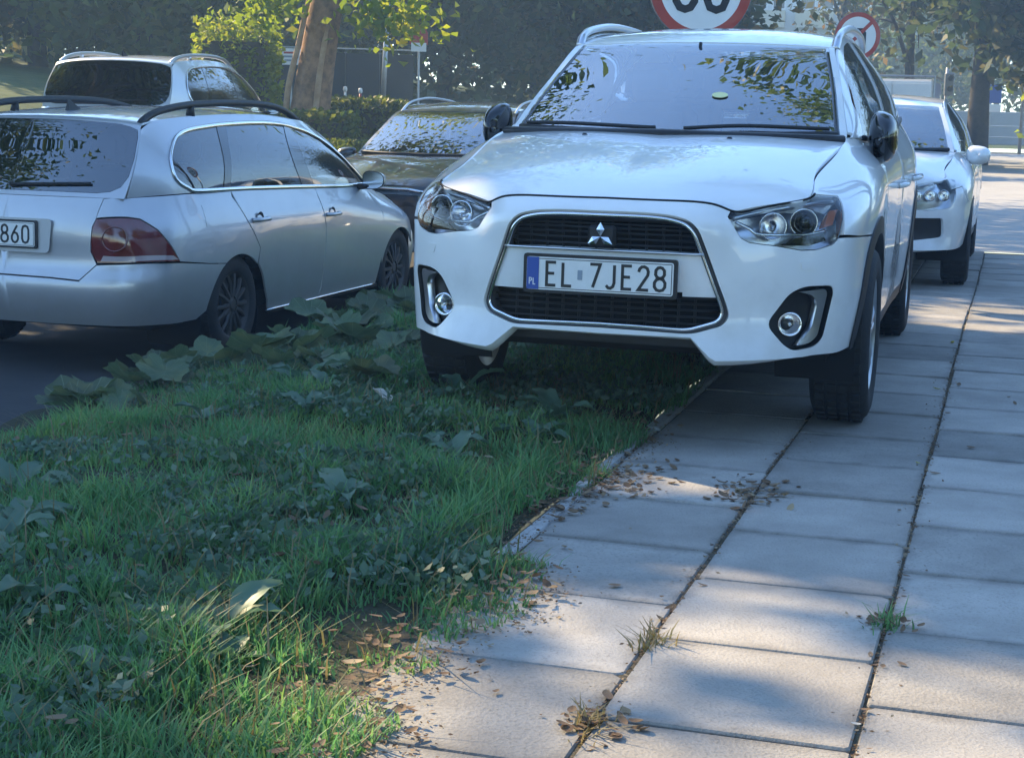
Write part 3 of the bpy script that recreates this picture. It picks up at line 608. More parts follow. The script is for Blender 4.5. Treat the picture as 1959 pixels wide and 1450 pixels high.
barz = [(0, .690), (.2, .690), (gx(.688), .686), (gx(.60), .60), (gx(.56), .545), (.285, .545), (.285, .56), (0, .56)]
barl = P.inv(np.array([(q[0], 0, q[1]) for q in dens(barz, .03)]), (1, 0, 1), (0, 5)); barl[np.abs(barl[:, 0]) < .02, 0] = 0
piece('grille_bar', P, [barl], 'white_paint', car, .04, 'both', off=-.006, depth=.05, gap=.0)
MB().tube(fx(np.linspace(-gx(.692), gx(.692), 25), [.6935]*25, 0), .006, 8, flat=.8).build('chrome_strip', 'satin_chrome', gf, smooth=True)
npl = number_plate(car, frame_at((0, -.022, .606), (1, 0, 0), (0, .02, 1)), 'EL 7JE28')
MB().prism(fillet([(-.0085, -.017), (.0085, -.017), (.0085, .017), (-.0085, .017)], .003), .0008, frame_at((0, -.022, .606), (1, 0, 0), (0, .02, 1)) @ Matrix.Translation((-.068, 0, .0162))).build('plate_sticker', 'decal_grey', npl)
# emblem of three lozenges
em = MB(); cz = .742; cy0 = -.040
for a in (90, 210, 330):
    d = Vector((math.cos(R(a)), 0, math.sin(R(a)))); n = Vector((-d.z, 0, d.x)); c = Vector((0, cy0, cz)); l = .05; w = .0145
    V = [c, c+d*l*.5+n*w, c+d*l, c+d*l*.5-n*w, c+d*l*.5+Vector((0, -.010, 0))]; V2 = [v+Vector((0, .008, 0)) for v in V[:4]]
    em.add(V+V2, [(0, 1, 4), (1, 2, 4), (2, 3, 4), (3, 0, 4), (0, 5, 6, 1), (1, 6, 7, 2), (2, 7, 8, 3), (3, 8, 5, 0)])
em.build('emblem', 'chrome', car)
MB().box((0, cy0+.03, cz), (.10, .03, .075), None, .01).build('emblem_mount', 'black_plastic', car)
V = surf_path(P, edge(5.4, 0, 4.97, 40), -.030); V = np.concatenate([V[:-1], (V*(-1, 1, 1))[::-1]]); MB().tube(V, .012, 6).build('bonnet_gap_shade', 'under', car, smooth=True)  # black tubes under the bonnet gap, added to darken it like shade
V = surf_path(P, edge(5.4, 9.1, 4.97, 30), -.030)
for sd in (1, -1): MB().tube(V*(sd, 1, 1), .012, 6).build('bonnet_gap_shade', 'under', car, smooth=True)
V = surf_path(P, edge(5.36, 0, 4.998, 60), .0); V = np.concatenate([V[:-1], (V*(-1, 1, 1))[::-1]]); MB().tube(V, .0042, 6).build('bonnet_gap_shade', 'under', car, smooth=True)  # thin black tube along the seam, drawn as the gap's shadow line
# lights
FL = {'foglamp': (.653, .156, .453)}
for sd, mode in ((1, 'one'), (-1, 'left')):
    hs = piece('headlight', P, [hl_loop], 'lens_glass', car, .03, mode, depth=.006, gap=.003)
    piece('lamp_housing', P, [hl_loop], 'lamp_satin', hs, .04, mode, off=-.085, rm=False)
    V, N, F = region(P, [hl_loop], .05)   # side walls of the housing
    c = np.mean(V, 0); pb = surf_path(P, hl_loop, -.004); pi = surf_path(P, hl_loop, -.087); k = len(pb)
    W = np.concatenate([pb, pi]); W[:, 0] *= sd; mk('lamp_wall', W, [(i, (i+1) % k, k+(i+1) % k, k+i) for i in range(k)], 'lamp_silver', hs)
    def at(x, z, off): 
        st = P.inv(np.array([(x, 0, z)]), (1, 0, 1), (2, 7)); p = surf_path(P, st, off)[0]; return Vector((p[0]*sd, p[1], p[2]))
    def bowl(x, z, r, off, name, m, depth=.045, dx=.25):
        Mz = Matrix.Translation(at(x, z, off)) @ Vector((dx*sd, -1, 0)).to_track_quat('Z', 'Y').to_matrix().to_4x4()
        pr = [(.004, -depth)]+[(r*math.sqrt(q), -depth*(1-q)) for q in (.1, .25, .45, .7, .9)]+[(r, 0), (r*1.1, .003), (r*1.12, -.012)]
        return MB().lathe(pr, 28, Mz).build(name, m, hs, smooth=True), Mz
    bowl(.578, .800, .043, -.03, 'reflector', 'lamp_silver'); _, Mz = bowl(.682, .812, .044, -.03, 'projector_bezel', 'lamp_silver', .02)
    MB().lathe([(0, .024), (.012, .0225), (.024, .017), (.033, .006), (.036, -.004), (.036, -.02)], 28, Mz).build('projector_lens', 'gloss_black', hs, smooth=True)
    Mb = Matrix.Translation(at(.578, .800, -.045)) @ Vector((.25*sd, -1, 0)).to_track_quat('Z', 'Y').to_matrix().to_4x4()
    MB().lathe([(0, .028), (.008, .026), (.010, .01), (.010, -.02)], 14, Mb).build('bulb', 'lamp_silver', hs, smooth=True)
    am = [(.742, .790), (.770, .800), (.776, .86), (.748, .855)]
    ast = P.inv(np.array([(q[0], 0, q[1]) for q in dens(am, .02)]), (1, 0, 1), (4, 7.5)); piece('indicator', P, [ast], 'amber', hs, .03, mode, off=-.02, depth=.03)
    dr = [(.615, .728), (.70, .724), (.755, .742), (.745, .772), (.66, .757)]
    dst = P.inv(np.array([(q[0], 0, q[1]) for q in dens(dr, .02)]), (1, 0, 1), (4, 7.5)); piece('lower_reflector', P, [dst], 'gloss_black', hs, .03, mode, off=-.022, depth=.03)
    cb = [(.455, .815), (.50, .79), (.53, .77), (.62, .765), (.70, .768), (.75, .78)]
    V = np.array([at(x, z, -.025) for x, z in cb]); MB().tube(catmull(V, 5), .006, 8).build('lamp_trim', 'chrome', hs, smooth=True)
    cb = [(.445, .825), (.53, .85), (.63, .866), (.70, .878), (.755, .885)]
    V = np.array([at(x, z, -.022) for x, z in cb]); MB().tube(catmull(V, 5), .010, 8).build('lamp_trim', 'satin_chrome', hs, smooth=True)
    # fog light pocket
    fp = piece('fog_light_pocket', P, [fog], 'black_plastic', car, .03, mode, off=-.05, rm=False)
    a = surf_path(P, fog, -.001); b_ = surf_path(P, fog, -.052); k = len(a); W = np.concatenate([a, b_]); W[:, 0] *= sd
    mk('pocket_wall', W, [(i, (i+1) % k, k+(i+1) % k, k+i) for i in range(k)], 'black_plastic', fp)
    BZ = fillet([(.664,0,.566),(.757,0,.574),(.763,0,.556),(.738,0,.408),(.716,0,.385),(.672,0,.378),(.716,0,.440),(.730,0,.523),(.718,0,.548)], .012, 3)
    bz = P.inv(dens([(q[0], 0, q[2]) for q in BZ], .02), (1, 0, 1), (2, 7)); piece('fog_bezel', P, [bz], 'satin_chrome', fp, .03, mode, off=-.012, depth=.03)
    Mz = Matrix.Translation(at(.655, .452, -.03)) @ Vector((.2*sd, -1, 0)).to_track_quat('Z', 'Y').to_matrix().to_4x4()
    MB().lathe([(.003, -.03), (.018, -.022), (.032, -.006), (.036, 0), (.042, .004), (.044, -.03)], 24, Mz).build('fog_lamp', 'lamp_silver', fp, smooth=True)
    MB().lathe([(0, .010), (.015, .008), (.028, .003), (.035, -.002)], 24, Mz).build('fog_lens', 'lens_glass', fp, smooth=True)
    MB().lathe([(0, .002), (.006, .001), (.007, -.02)], 12, Mz).build('bulb', 'chrome', fp, smooth=True)
    # headlamp washer lid
    wl = P.inv(dens(fillet([(.664,0,.674),(.706,0,.676),(.709,0,.643),(.672,0,.641)], .006, 3), .01), (1, 0, 1), (3, 7)); piece('washer_lid', P, [wl], 'white_paint', car, .03, mode, off=.003, depth=.006, gap=.0)
    # wings, doors, sills, quarter
    fe = np.concatenate([edge(5.38, 9.15, 4.985, 24), los([(1.36, 1.04), (1.40, .9), (1.42, .6), (1.39, .36), (1.38, .32), (1.26, .33)]), los(arc(AR, .445, 0, 118, 22)), lo3([(.868,.67,.737),(.83,.45,.747),(.787,.305,.757),(.79,.325,.814),(.778,.385,.875),(.765,.409,.903)])])
    piece('front_wing', P, [fe], 'white_paint', car, .05, mode, depth=.05, gap=.0035)
    belt = lambda y0, y1, k=10: edge(P.inv(np.array([(0, y0, 1.09)]), (0, 1, 0), (8, 13.9), (4.9, 5))[0, 0], P.inv(np.array([(0, y1, 1.09)]), (0, 1, 0), (8, 13.9), (4.9, 5))[0, 0], 4.985, k)
    AR2 = (3.55, .345)
    d1 = np.concatenate([belt(1.40, 2.40), los([(2.42, 1.03), (2.43, .6), (2.40, .36), (2.38, .33), (1.40, .33), (1.41, .36), (1.44, .6), (1.42, .9)])])
    d2 = np.concatenate([belt(2.41, 3.36), los([(3.40, 1.08), (3.36, .95), (3.22, .80)]), los(arc(AR2, .46, 118, 158, 8)), los([(3.08, .36), (3.04, .33), (2.40, .33), (2.42, .36), (2.45, .6)])])
    for dl, hy in ((d1, 2.26), (d2, 3.2)):
        dr_ = piece('door', P, [dl], 'white_paint', car, .08, mode)
        st = P.inv(np.array([(0, hy-.11, .86), (0, hy-.08, .866), (0, hy, .87), (0, hy+.08, .872), (0, hy+.11, .868)]), (0, 1, 1), (8, 13)); V = surf_path(P, st, 0); V += np.array([[0, 0, 0], [.03, 0, 0], [.035, 0, 0], [.03, 0, 0], [0, 0, 0]]); V[:, 0] *= sd
        MB().tube(catmull(V, 4), .012, 8).build('door_handle', 'white_paint', dr_, smooth=True)
    si = los([(1.36, .325), (3.12, .325), (3.12, .262), (1.36, .262)], .1, True); piece('sill', P, [si], 'black_plastic', car, .1, mode)
    for c_, rr in ((AR, (.385, .45)), (AR2, (.385, .465))):
        ring = los(arc(c_, rr[1], -8, 188, 40)+arc(c_, rr[0], 188, -8, 40), .05, True); piece('arch_trim', P, [ring], 'black_plastic', car, .05, mode, off=.006, depth=.10, gap=0)
        b = MB(); V = [(sd*(.86-.02), y, z) for y, z in arc(c_, .40, -20, 200, 24)]+[(sd*.55, y, z) for y, z in arc(c_, .40, -20, 200, 24)]; b.add(V, [(i, i+1, 25+i, 24+i) for i in range(23)]); b.build('arch_liner', 'under', car, smooth=True)
    qp = np.concatenate([belt(3.38, 4.0), los([(4.06, 1.0), (4.1, .8), (4.1, .68), (4.0, .64)]), los(arc(AR2, .465, 32, 118, 16)), los([(3.25, .82), (3.38, .95), (3.42, 1.08)])]); piece('quarter_panel', P, [qp], 'white_paint', car, .08, mode)
    # glasshouse side
    S = ASX_SID
    w1 = fillet([(.52,.16),(2.58,.10),(2.58,1.86),(2.02,1.86),(1.25,1.74),(.75,1.45)], .06, 4); w2 = fillet([(2.70,.10),(3.92,.12),(3.98,1.0),(3.80,1.86),(2.70,1.86)], .08, 4); w3 = fillet([(4.08,.2),(4.95,.4),(4.7,1.5),(4.12,1.75)], .1, 4)
    pf = piece('pillar_frame', S, [dens([(0, .02), (5.9, .02), (5.9, 1.99), (0, 1.99)], .2)]+[dens(w, .12) for w in (w1, w2, w3)], 'white_paint', car, .07, mode, gap=0)
    for w in (w1, w2, w3): piece('side_window', S, [dens(w, .12)], 'side_glass', car, .09, mode, off=-.004, rm=False)
    seal = S.ev(*np.array([(x, .06) for x in np.linspace(.5, 4.9, 20)]).T)+S.nrm(*np.array([(x, .06) for x in np.linspace(.5, 4.9, 20)]).T)*.004; seal[:, 0] *= sd
    MB().tube(seal, .010, 6, flat=1.2).build('belt_trim', 'black_plastic', car, smooth=True)
    mirror(car, sd*.775, 1.50, 1.085, sd, 'gloss_black', .12, .215, .15)
    wheel(car, sd*.775, .90, .338, .215, sd); wheel(car, sd*.775, 3.55, .338, .215, sd)
    # roof rail
    pts = np.array([(.578, 1.90, 1.455), (.582, 1.97, 1.505), (.584, 2.15, 1.543), (.582, 2.6, 1.578), (.575, 3.2, 1.575), (.56, 3.6, 1.54), (.548, 3.72, 1.49)]); pts[:, 0] *= sd
    MB().tube(catmull(pts, 6), [.020]*6+[.018]*30+[.016], 10).build('roof_rail', 'satin_chrome', car, smooth=True)
# bonnet, roof, screens
full = lambda s0, s1, t0, t1, k=10: np.concatenate([edge(s0, s1, t0, k), np.stack([np.full(k, s1), np.linspace(t0, t1, k)], 1)[1:], edge(s1, s0, t1, k)[1:], np.stack([np.full(k, s0), np.linspace(t1, t0, k)], 1)[1:-1]])
bonnet = piece('bonnet', ASX_BON, [full(0, 3, 0, 5, 24)], 'white_paint', car, .045, 'both', depth=.05, gap=.0055)
piece('roof', ASX_TOP, [full(0, 2.98, 3.02, 7.0, 14)], 'white_paint', car, .08, 'both')
piece('windscreen', ASX_TOP, [full(0, 2.86, .0, 2.96, 14)], 'screen_glass', car, .07, 'both', rm=False, off=-.002)
for sd, mode in ((1, 'one'), (-1, 'left')):
    piece('windscreen_pillar', ASX_TOP, [full(2.86, 3.0, 0, 3.0, 16)], 'white_paint', car, .06, mode, depth=.02, gap=0)
    b = MB(); st = np.array([(2.80, t) for t in np.linspace(0, 2.95, 16)]); V = surf_path(ASX_TOP, st, -.006); V[:, 0] *= sd; b.tube(V, .018, 6, flat=.35, up=(0, -.5, 1)); b.build('screen_seal', 'gloss_black', car, smooth=True)
piece('rear_window', ASX_TOP, [full(0, 2.8, 7.2, 8.85, 8)], 'dark_glass', car, .1, 'both'); piece('tailgate', P, [np.concatenate([edge(13.95, 16, 4.98, 8), edge(16, 14.2, 2.2, 8)])], 'white_paint', car, .1, 'both')
piece('rear_bumper', P, [np.concatenate([edge(13.7, 16, 2.15, 10), edge(16, 13.7, .02, 10)])], 'white_paint', car, .1, 'both')
MB().tube([(x, 1.0+.16*(abs(x)/.7)**2, 1.085-.012*abs(x)) for x in np.linspace(-.70, .70, 21)], .03, 8, flat=.6).build('scuttle', 'black_plastic', car, smooth=True)
V = surf_path(ASX_TOP, edge(0, 2.8, .06, 12), .004); V = np.concatenate([(V*(-1, 1, 1))[::-1], V[1:]]); MB().tube(V, .02, 6, flat=.6).build('scuttle_seal', 'black_plastic', car, smooth=True)
for pts in ([(-.62, .12), (-.40, .17), (-.05, .13)], [(.06, .13), (.30, .22), (.62, .15)]):
    st = np.array([(abs(x)/.70*3, t) for x, t in catmull(pts, 8)]); V = surf_path(ASX_TOP, st, .015); V[:, 0] = np.abs(V[:, 0])*np.sign([x for x, t in catmull(pts, 8)]); MB().tube(V, .008, 6).build('wiper', 'black_plastic', car, smooth=True)
for x in (-.29, .29): MB().lathe([(.012, 0), (.012, .008), (.006, .014), (0, .014)], 10, Matrix.Translation((x, .87, 1.066))).build('washer_nozzle', 'black_plastic', car, smooth=True)
# underside, cabin
MB().box((0, 2.15, .36), (1.50, 3.6, .12)).build('underbody', 'under', car)
MB().box((0, .30, .38), (1.1, .35, .05)).build("undertray", "black_plastic", car); MB().box((0, .85, .62), (1.05, .9, .40)).build("engine_bay", "under", car)
MB().box((0, 1.42, .97), (1.40, .36, .09), None, .035).box((.36, 1.50, 1.02), (.36, .22, .08), None, .03).box((0, 2.7, .5), (1.45, 2.6, .1)).build('dashboard', 'dash', car, sharp=40)
b = MB(); Mw = Matrix.Translation((.36, 1.72, 1.0)) @ Matrix.Rotation(R(68), 4, 'X'); b.tube([Mw @ Vector((.18*math.cos(a), .18*math.sin(a), 0)) for a in np.linspace(0, 2*math.pi, 28)[:-1]], .015, 8, True); b.box((.36, 1.70, .99), (.14, .06, .10), None, .02); b.tube([(.20, 1.72, 1.0), (.52, 1.72, 1.0)], .014, 6)
b.build('steering_wheel', 'dash', car, smooth=True)
for x in (-.36, .36): seat(car, x, 2.15, .55)
for x in (-.40, .40): seat(car, x, 3.05, .58, True)
MB().box((0, 1.78, 1.40), (.24, .03, .065), Matrix.Rotation(.1, 3, 'X'), .012).tube([(0, 1.77, 1.43), (0, 1.79, 1.475)], .008, 6).build('rear_view_mirror', 'black_plastic', car, sharp=40)
b = MB(); c = surf_path(ASX_TOP, np.array([(.72, 1.05)]), .002)[0]; tn = ASX_TOP.nrm(np.array([.72]), np.array([1.05]))[0]; Mz = Matrix.Translation(c) @ Vector(tn).to_track_quat('Z', 'Y').to_matrix().to_4x4() @ Matrix.Diagonal((1.5, 1, 1, 1))
b.lathe([(0, .002), (.022, .002), (.0225, 0)], 24, Mz); b.build('sticker', 'yellow_disc', car)
# ---------------------------------------------------------------- silver estate car: body nets (near end = tail)
VW_LOW = Patch([
 Lv(.27, (.10,0),(.11,.3),(.14,.52),(.20,.68),(.34,.79),(.56,.835),(1.09,.865),(1.6,.85,.2),(2.2,.85,.2),(2.8,.85,.2),(3.3,.855,.2),(3.67,.86,.25),(4.0,.83,.25),(4.3,.70,.22),(4.47,.4,.2),(4.52,0,.2)),
 Lv(.40, (.03,0),(.04,.3),(.075,.54),(.14,.70),(.28,.81),(.53,.858),(1.09,.885),(1.6,.872,.36),(2.2,.872,.36),(2.8,.872,.36),(3.3,.878,.36),(3.67,.885,.38),(4.0,.855,.38),(4.33,.72,.38),(4.52,.4,.38),(4.57,0,.38)),
 Lv(.52, (.015,0),(.025,.3),(.06,.545),(.125,.71),(.27,.822),(.53,.868),(1.09,.892),(1.6,.885,.52),(2.2,.887,.52),(2.8,.885,.52),(3.3,.888,.52),(3.67,.892,.52),(4.0,.865,.5),(4.33,.72,.5),(4.52,.4,.5),(4.57,0,.5)),
 Lv(.62, (.05,0),(.06,.3),(.09,.55),(.15,.70),(.28,.815),(.53,.867),(1.09,.892),(1.6,.89,.65),(2.2,.892,.65),(2.8,.89,.65),(3.3,.89,.65),(3.67,.888,.65),(4.0,.85,.63),(4.28,.70,.6),(4.46,.4,.6),(4.52,0,.6)),
 Lv(.76, (.045,0),(.055,.3),(.085,.54),(.145,.685),(.29,.80),(.53,.858),(1.09,.885),(1.6,.888,.78),(2.2,.888,.78),(2.8,.884,.78),(3.3,.875,.77),(3.67,.86,.75),(4.0,.81,.71),(4.22,.68,.68),(4.38,.4,.66),(4.44,0,.66)),
 Lv(.88, (.06,0),(.07,.3),(.10,.52),(.165,.66),(.32,.775),(.56,.835),(1.09,.858),(1.6,.865,.87),(2.2,.865,.87),(2.8,.86,.865),(3.3,.82,.86),(3.67,.77,.83),(4.0,.71,.79),(4.15,.62,.76),(4.28,.36,.74),(4.34,0,.74)),
 Lv(.99, (.10,0),(.11,.3),(.135,.51),(.20,.635),(.37,.735,.995),(.61,.79,1.0),(1.09,.815,1.0),(1.6,.825,.988),(2.2,.828,.972),(2.8,.82,.953),(3.3,.755,.943),(3.67,.70,.885),(3.95,.66,.84),(4.1,.58,.80),(4.2,.34,.78),(4.24,0,.78)),
])
VW_TOP = Patch(top_net([(.10,.99,.18,.655,.985),(.20,1.17,.28,.66,1.16),(.33,1.37,.42,.62,1.345),(.46,1.44,.55,.60,1.405),(1.1,1.478,1.1,.61,1.44),(1.9,1.488,1.9,.61,1.45),(2.5,1.468,2.45,.59,1.42),(2.95,1.40,2.88,.56,1.35),(3.3,1.20,3.2,.63,1.165),(3.62,.99,3.42,.70,.97)]))
VW_SID = Patch([
 [(.655,.205,.985),(.79,.61,1.0),(.815,1.09,1.0),(.825,1.6,.988),(.828,2.2,.972),(.82,2.8,.953),(.75,3.42,.95)],
 [(.665,.285,1.16),(.75,.62,1.17),(.765,1.09,1.20),(.772,1.6,1.21),(.77,2.2,1.205),(.75,2.82,1.17),(.735,3.42,.962)],
 [(.615,.44,1.36),(.603,.62,1.412),(.61,1.1,1.44),(.61,1.9,1.45),(.59,2.45,1.42),(.56,2.88,1.35),(.70,3.42,.978)],
])
VW_BON = Patch([[(x*m, yc+(y-yc)*m**2.5, zc+(z-zc)*m**2.2) for m in (0, .4, .75, 1)] for (yc, zc, y, x, z) in
 [(3.62,.985,3.42,.735,.93),(3.8,.945,3.67,.70,.885),(3.98,.895,3.95,.66,.84),(4.12,.835,4.1,.58,.80),(4.24,.78,4.18,.40,.78)]])
for _q in (VW_LOW, VW_TOP, VW_SID, VW_BON): _q.net[:, :, 0] *= 1.05
VW_POSE = (-2.88, 9.05, -.36, .308)
def estate(name, label, pose, paint, LOW, TOP, SID, BON, rail='black_plastic', plate=None, glass='side_glass', rearglass='dark_glass', group=None, mir=True):
    car = thing(name, label, 'car', pose[:3], -pose[3], group); P = LOW; X = P.net[4, 6, 0]/.885; HT = TOP.net[5, 0, 2]/1.488
    zz = lambda z: z if HT == 1 else z*HT
    def rx(pts, h=.03, closed=False, sr=(0, 6)): return P.inv(np.array([(q[0]*X/1.05, 0, zz(q[1])) for q in dens(pts, h, closed)]), (1, 0, 1), sr)
    def r3(pts, h=.03, closed=False): return P.inv(np.array([(q[0]*X/1.05, q[1], zz(q[2])) for q in dens(pts, h, closed)]), (1, 1, 1), (0, 7))
    def ry(pts, h=.06, closed=False, sr=(4, 12.6)): return P.inv(np.array([(0, q[0], zz(q[1])) for q in dens(pts, h, closed)]), (0, 1, 1), sr)
    def edge(s0, s1, t, k=12): return np.stack([np.linspace(s0, s1, k), np.full(k, t)], 1)
    def sy(y): return P.inv(np.array([(0, y, zz(1.0))]), (0, 1, 0), (4.2, 12), (5.9, 6))[0, 0]
    T = 5.985
    tail = [(.53,.082,.691),(.533,.079,.746),(.540,.088,.83),(.557,.1,.873),(.70,.19,.876),(.756,.228,.872),(.827,.293,.812),(.875,.353,.724),(.898,.42,.628),(.75,.25,.628),(.566,.089,.629)]
    gate = np.concatenate([rx([(0, .548), (.30, .543), (.473, .533), (.562, .622)]), r3(tail[:4][::1]), r3([(.565,.115,.92),(.582,.14,.985)]), edge(2.55, 0, T)]); gate[0, 0] = 0
    piece('tailgate', P, [gate], paint, car, .05, 'both', gap=.0025)
    A1, A2 = (1.08, .25), (3.70, .25)
    def arc(c, r, a0, a1, k=16): return [(c[0]+r*math.cos(a), c[1]+r*math.sin(a)) for a in np.linspace(R(a0), R(a1), k)]
    bu = np.concatenate([edge(0, 4.6, .02, 16), ry([(.62, .27)], sr=(4, 8)), ry(arc(A1, .37, 170, 118, 8)), r3([(.924,.72,.592),(.90,.43,.620)]), r3([(.75,.25,.621),(.562,.088,.618)]), rx([(.473, .528), (.30, .538), (0, .543)])]); bu[-1, 0] = 0
    piece('rear_bumper', P, [bu], paint, car, .04, 'both', depth=.03)
    cr = P.inv(np.array([(x*X/1.05, 0, zz(.46)) for x in np.linspace(0, .7, 10)]), (1, 0, 1), (0, 5)); V = surf_path(P, cr, .001); V = np.concatenate([(V*(-1, 1, 1))[::-1], V[1:]])
    if plate:
        zc = zz(.775); yb = P.ev(np.array([.1]), P.inv(np.array([(0, 0, zc)]), (1, 0, 1), (0, 2))[:, 1])[0, 1]
        b = MB(); Mr = frame_at((-.05, yb-.002, zc), (1, 0, 0), (0, .03, 1)); b.prism(fillet([(-.34, -.10), (.34, -.10), (.36, .09), (-.36, .09)], .03), .004, Mr); b.build('plate_recess', paint, car, sharp=30)
        number_plate(car, frame_at((-.05, yb-.007, zc), (1, 0, 0), (0, .03, 1)), plate, .52, .135, dx=.135)
    for sd, mode in ((1, 'one'), (-1, 'left')):
        tl = piece('tail_lamp', P, [r3(tail, .03, True)], 'red_lens', car, .03, mode, depth=.02, gap=.003)
        rg = [(.66+.062*math.cos(a), 0, .765+.068*math.sin(a)) for a in np.linspace(0, 2*math.pi, 25)[:-1]]; V = surf_path(P, rx([(q[0], q[2]) for q in rg], .5, True), .001); V[:, 0] *= sd; MB().tube(V, .005, 6, True).build('lamp_ring', 'red_lens', tl, smooth=True)
        st = r3([(.60,.10,.672),(.75,.25,.668),(.86,.37,.664),(.886,.41,.640),(.75,.25,.638),(.585,.089,.640)], .03, True); piece('reverse_strip', P, [st], 'smoke_lens', tl, .03, mode, off=.0015, rm=False)
        q = np.concatenate([r3([(.582,.14,.985),(.565,.115,.92),(.557,.1,.879),(.70,.19,.881),(.759,.228,.877),(.832,.293,.816),(.880,.353,.728),(.903,.42,.628),(.926,.72,.594)]), ry(arc(A1, .37, 117, 52, 14)), ry([(1.345, .64), (1.21, .80), (1.10, .965)]), edge(sy(1.09), 2.6, T, 14)])
        piece('quarter_panel', P, [q], paint, car, .05, mode)
        st = ry([(.72, .93), (.92, .934), (.915, .80), (.715, .803)], .04, True, (4, 8)); piece('fuel_flap', P, [st], paint, car, .05, mode if sd > 0 else 'left', off=.0015, depth=.004, gap=.002)
        d1 = np.concatenate([edge(sy(1.10), sy(2.28), T), ry([(2.29, .92), (2.33, .7), (2.31, .3), (2.28, .235), (1.52, .235), (1.50, .3)]), ry(arc(A1, .385, 22, 50, 6)), ry([(1.35, .64), (1.22, .80)])])
        d2 = np.concatenate([edge(sy(2.29), sy(3.30), T), ry([(3.36, .75), (3.36, .5), (3.30, .3), (3.28, .235), (2.29, .235), (2.32, .3), (2.34, .7), (2.30, .92)])])
        for dl, hy, hz in ((d1, 1.37, .815), (d2, 2.45, .79)):
            dr_ = piece('door', P, [dl], paint, car, .08, mode)
            st = P.inv(np.array([(0, hy+o, zz(hz)+.0) for o in (-.10, -.07, 0, .07, .10)]), (0, 1, 1), (5, 11)); V = surf_path(P, st, 0)+np.array([[.0, 0, 0], [.03, 0, 0], [.034, 0, 0], [.03, 0, 0], [0, 0, 0]]); V[:, 0] *= sd
            MB().tube(catmull(V, 4), .013, 8).build('door_handle', paint, dr_, smooth=True)
            c = surf_path(P, st[2:3], -.006)[0]; c[0] *= sd; MB().lathe([(0, -.006), (.03, -.002), (.045, .006), (.048, .0075)], 18, Matrix.Translation(c) @ Vector((sd, 0, 0)).to_track_quat('Z', 'Y').to_matrix().to_4x4()).build('handle_cup', 'black_plastic', dr_, smooth=True)
        fw = np.concatenate([edge(sy(3.31), 12.4, T), edge(12.4, 12.4, T, 1), np.stack([np.full(6, 12.4), np.linspace(5.9, 3.2, 6)], 1), ry(arc(A2, .37, 40, 160, 20)), ry([(3.31, .5), (3.37, .75)])]); piece('front_wing', P, [fw], paint, car, .06, mode)
        si = ry([(1.50, .23), (3.32, .23), (3.32, .205), (1.52, .205)], .12, True); piece('sill', P, [si], 'black_plastic', car, .1, mode)
        V = surf_path(P, ry([(1.5, .232), (3.3, .232)], .1), .004); V[:, 0] *= sd; MB().tube(V, .006, 6).build('sill_trim', 'chrome', car, smooth=True)
        for c_ in (A1, A2):
            b = MB(); a = arc(c_, .375, -25, 205, 26); b.add([(sd*.86, y, zz(z)) for y, z in a]+[(sd*.5, y, zz(z)) for y, z in a], [(i, i+1, 27+i, 26+i) for i in range(25)]); b.build('arch_liner', 'under', car, smooth=True)
        # side glass with bright surround
        S = SID
        outl = [(.80,.85),(.86,1.2),(1.15,1.52),(1.5,1.68),(2.0,1.74),(2.6,1.77),(3.56,1.80),(4.0,1.74),(4.45,1.60),(5.05,1.30),(5.65,.75),(5.80,.30),(5.55,.07),(3.0,.05),(1.35,.06),(1.05,.22),(.86,.5)]
        O = catmull(outl, 4, True)
        pf = piece('pillar_frame', S, [dens([(0, .02), (5.98, .02), (5.98, 1.99), (0, 1.99)], .2), O], paint, car, .07, mode, gap=0)
        V = surf_path(S, O, .004); V[:, 0] *= sd; MB().tube(V, .013, 8, True, flat=.6).build('window_trim', 'chrome', pf, smooth=True)
        def cut(poly, fn):
            out = []
            for a, b in zip(poly, poly[1:]+poly[:1]):
                fa, fb = fn(a), fn(b)
                if fa >= 0: out.append(a)
                if (fa >= 0) != (fb >= 0): k = fa/(fa-fb); out.append(a+(b-a)*k)
            return out
        OL = [np.array(p) for p in O]
        bar = lambda a, b: (lambda p: p[0]-(a+(b-a)*p[1]/1.8))
        bars = [(1.86, 2.24), (2.04, 2.42), (3.86, 3.66), (4.16, 3.92)]
        g1 = cut(OL, lambda p: -bar(*bars[0])(p)); g2 = cut(cut(OL, bar(*bars[1])), lambda p: -bar(*bars[2])(p)); g3 = cut(OL, bar(*bars[3]))
        for g in (g1, g2, g3): piece('side_window', S, [dens(g, .15)], glass, car, .09, mode, off=-.004, rm=False)
        for lo, hi in ((bars[0], bars[1]), (bars[2], bars[3])):
            g = cut(cut(OL, bar(*lo)), lambda p: -bar(*hi)(p)); piece('window_post', S, [dens(g, .15)], 'gloss_black', car, .09, mode, off=-.001, rm=False)
        if mir: mirror(car, sd*.87*X/1.05, 3.10, zz(.995), sd, paint, .17, .13, .12, toward=1)
        wheel(car, sd*.80*X/1.05, A1[0], .31*HT, .2, sd, 7, m='steel_dark'); wheel(car, sd*.80*X/1.05, A2[0], .31*HT, .2, sd, 7, m='steel_dark')
        e = TOP.ev(np.full(8, 2.86), np.linspace(2.75, 6.5, 8)); hgt = np.array([-.01, .035, .06, .065, .065, .06, .035, -.01])*(1 if rail == 'black_plastic' else .75); e[:, 2] += hgt; e[:, 0] *= sd
        rr = MB().tube(catmull(e, 5), [.016]+[.022]*34+[.016], 10, flat=1.0).build('roof_rail', rail, car, smooth=True)
        f = TOP.ev(np.array([2.86]), np.array([3.95]))[0]; MB().tube([(f[0]*sd, f[1], f[2]-.01), (f[0]*sd, f[1]+.01, f[2]+.06)], [.03, .02], 8).build('rail_foot', rail, rr, smooth=True)
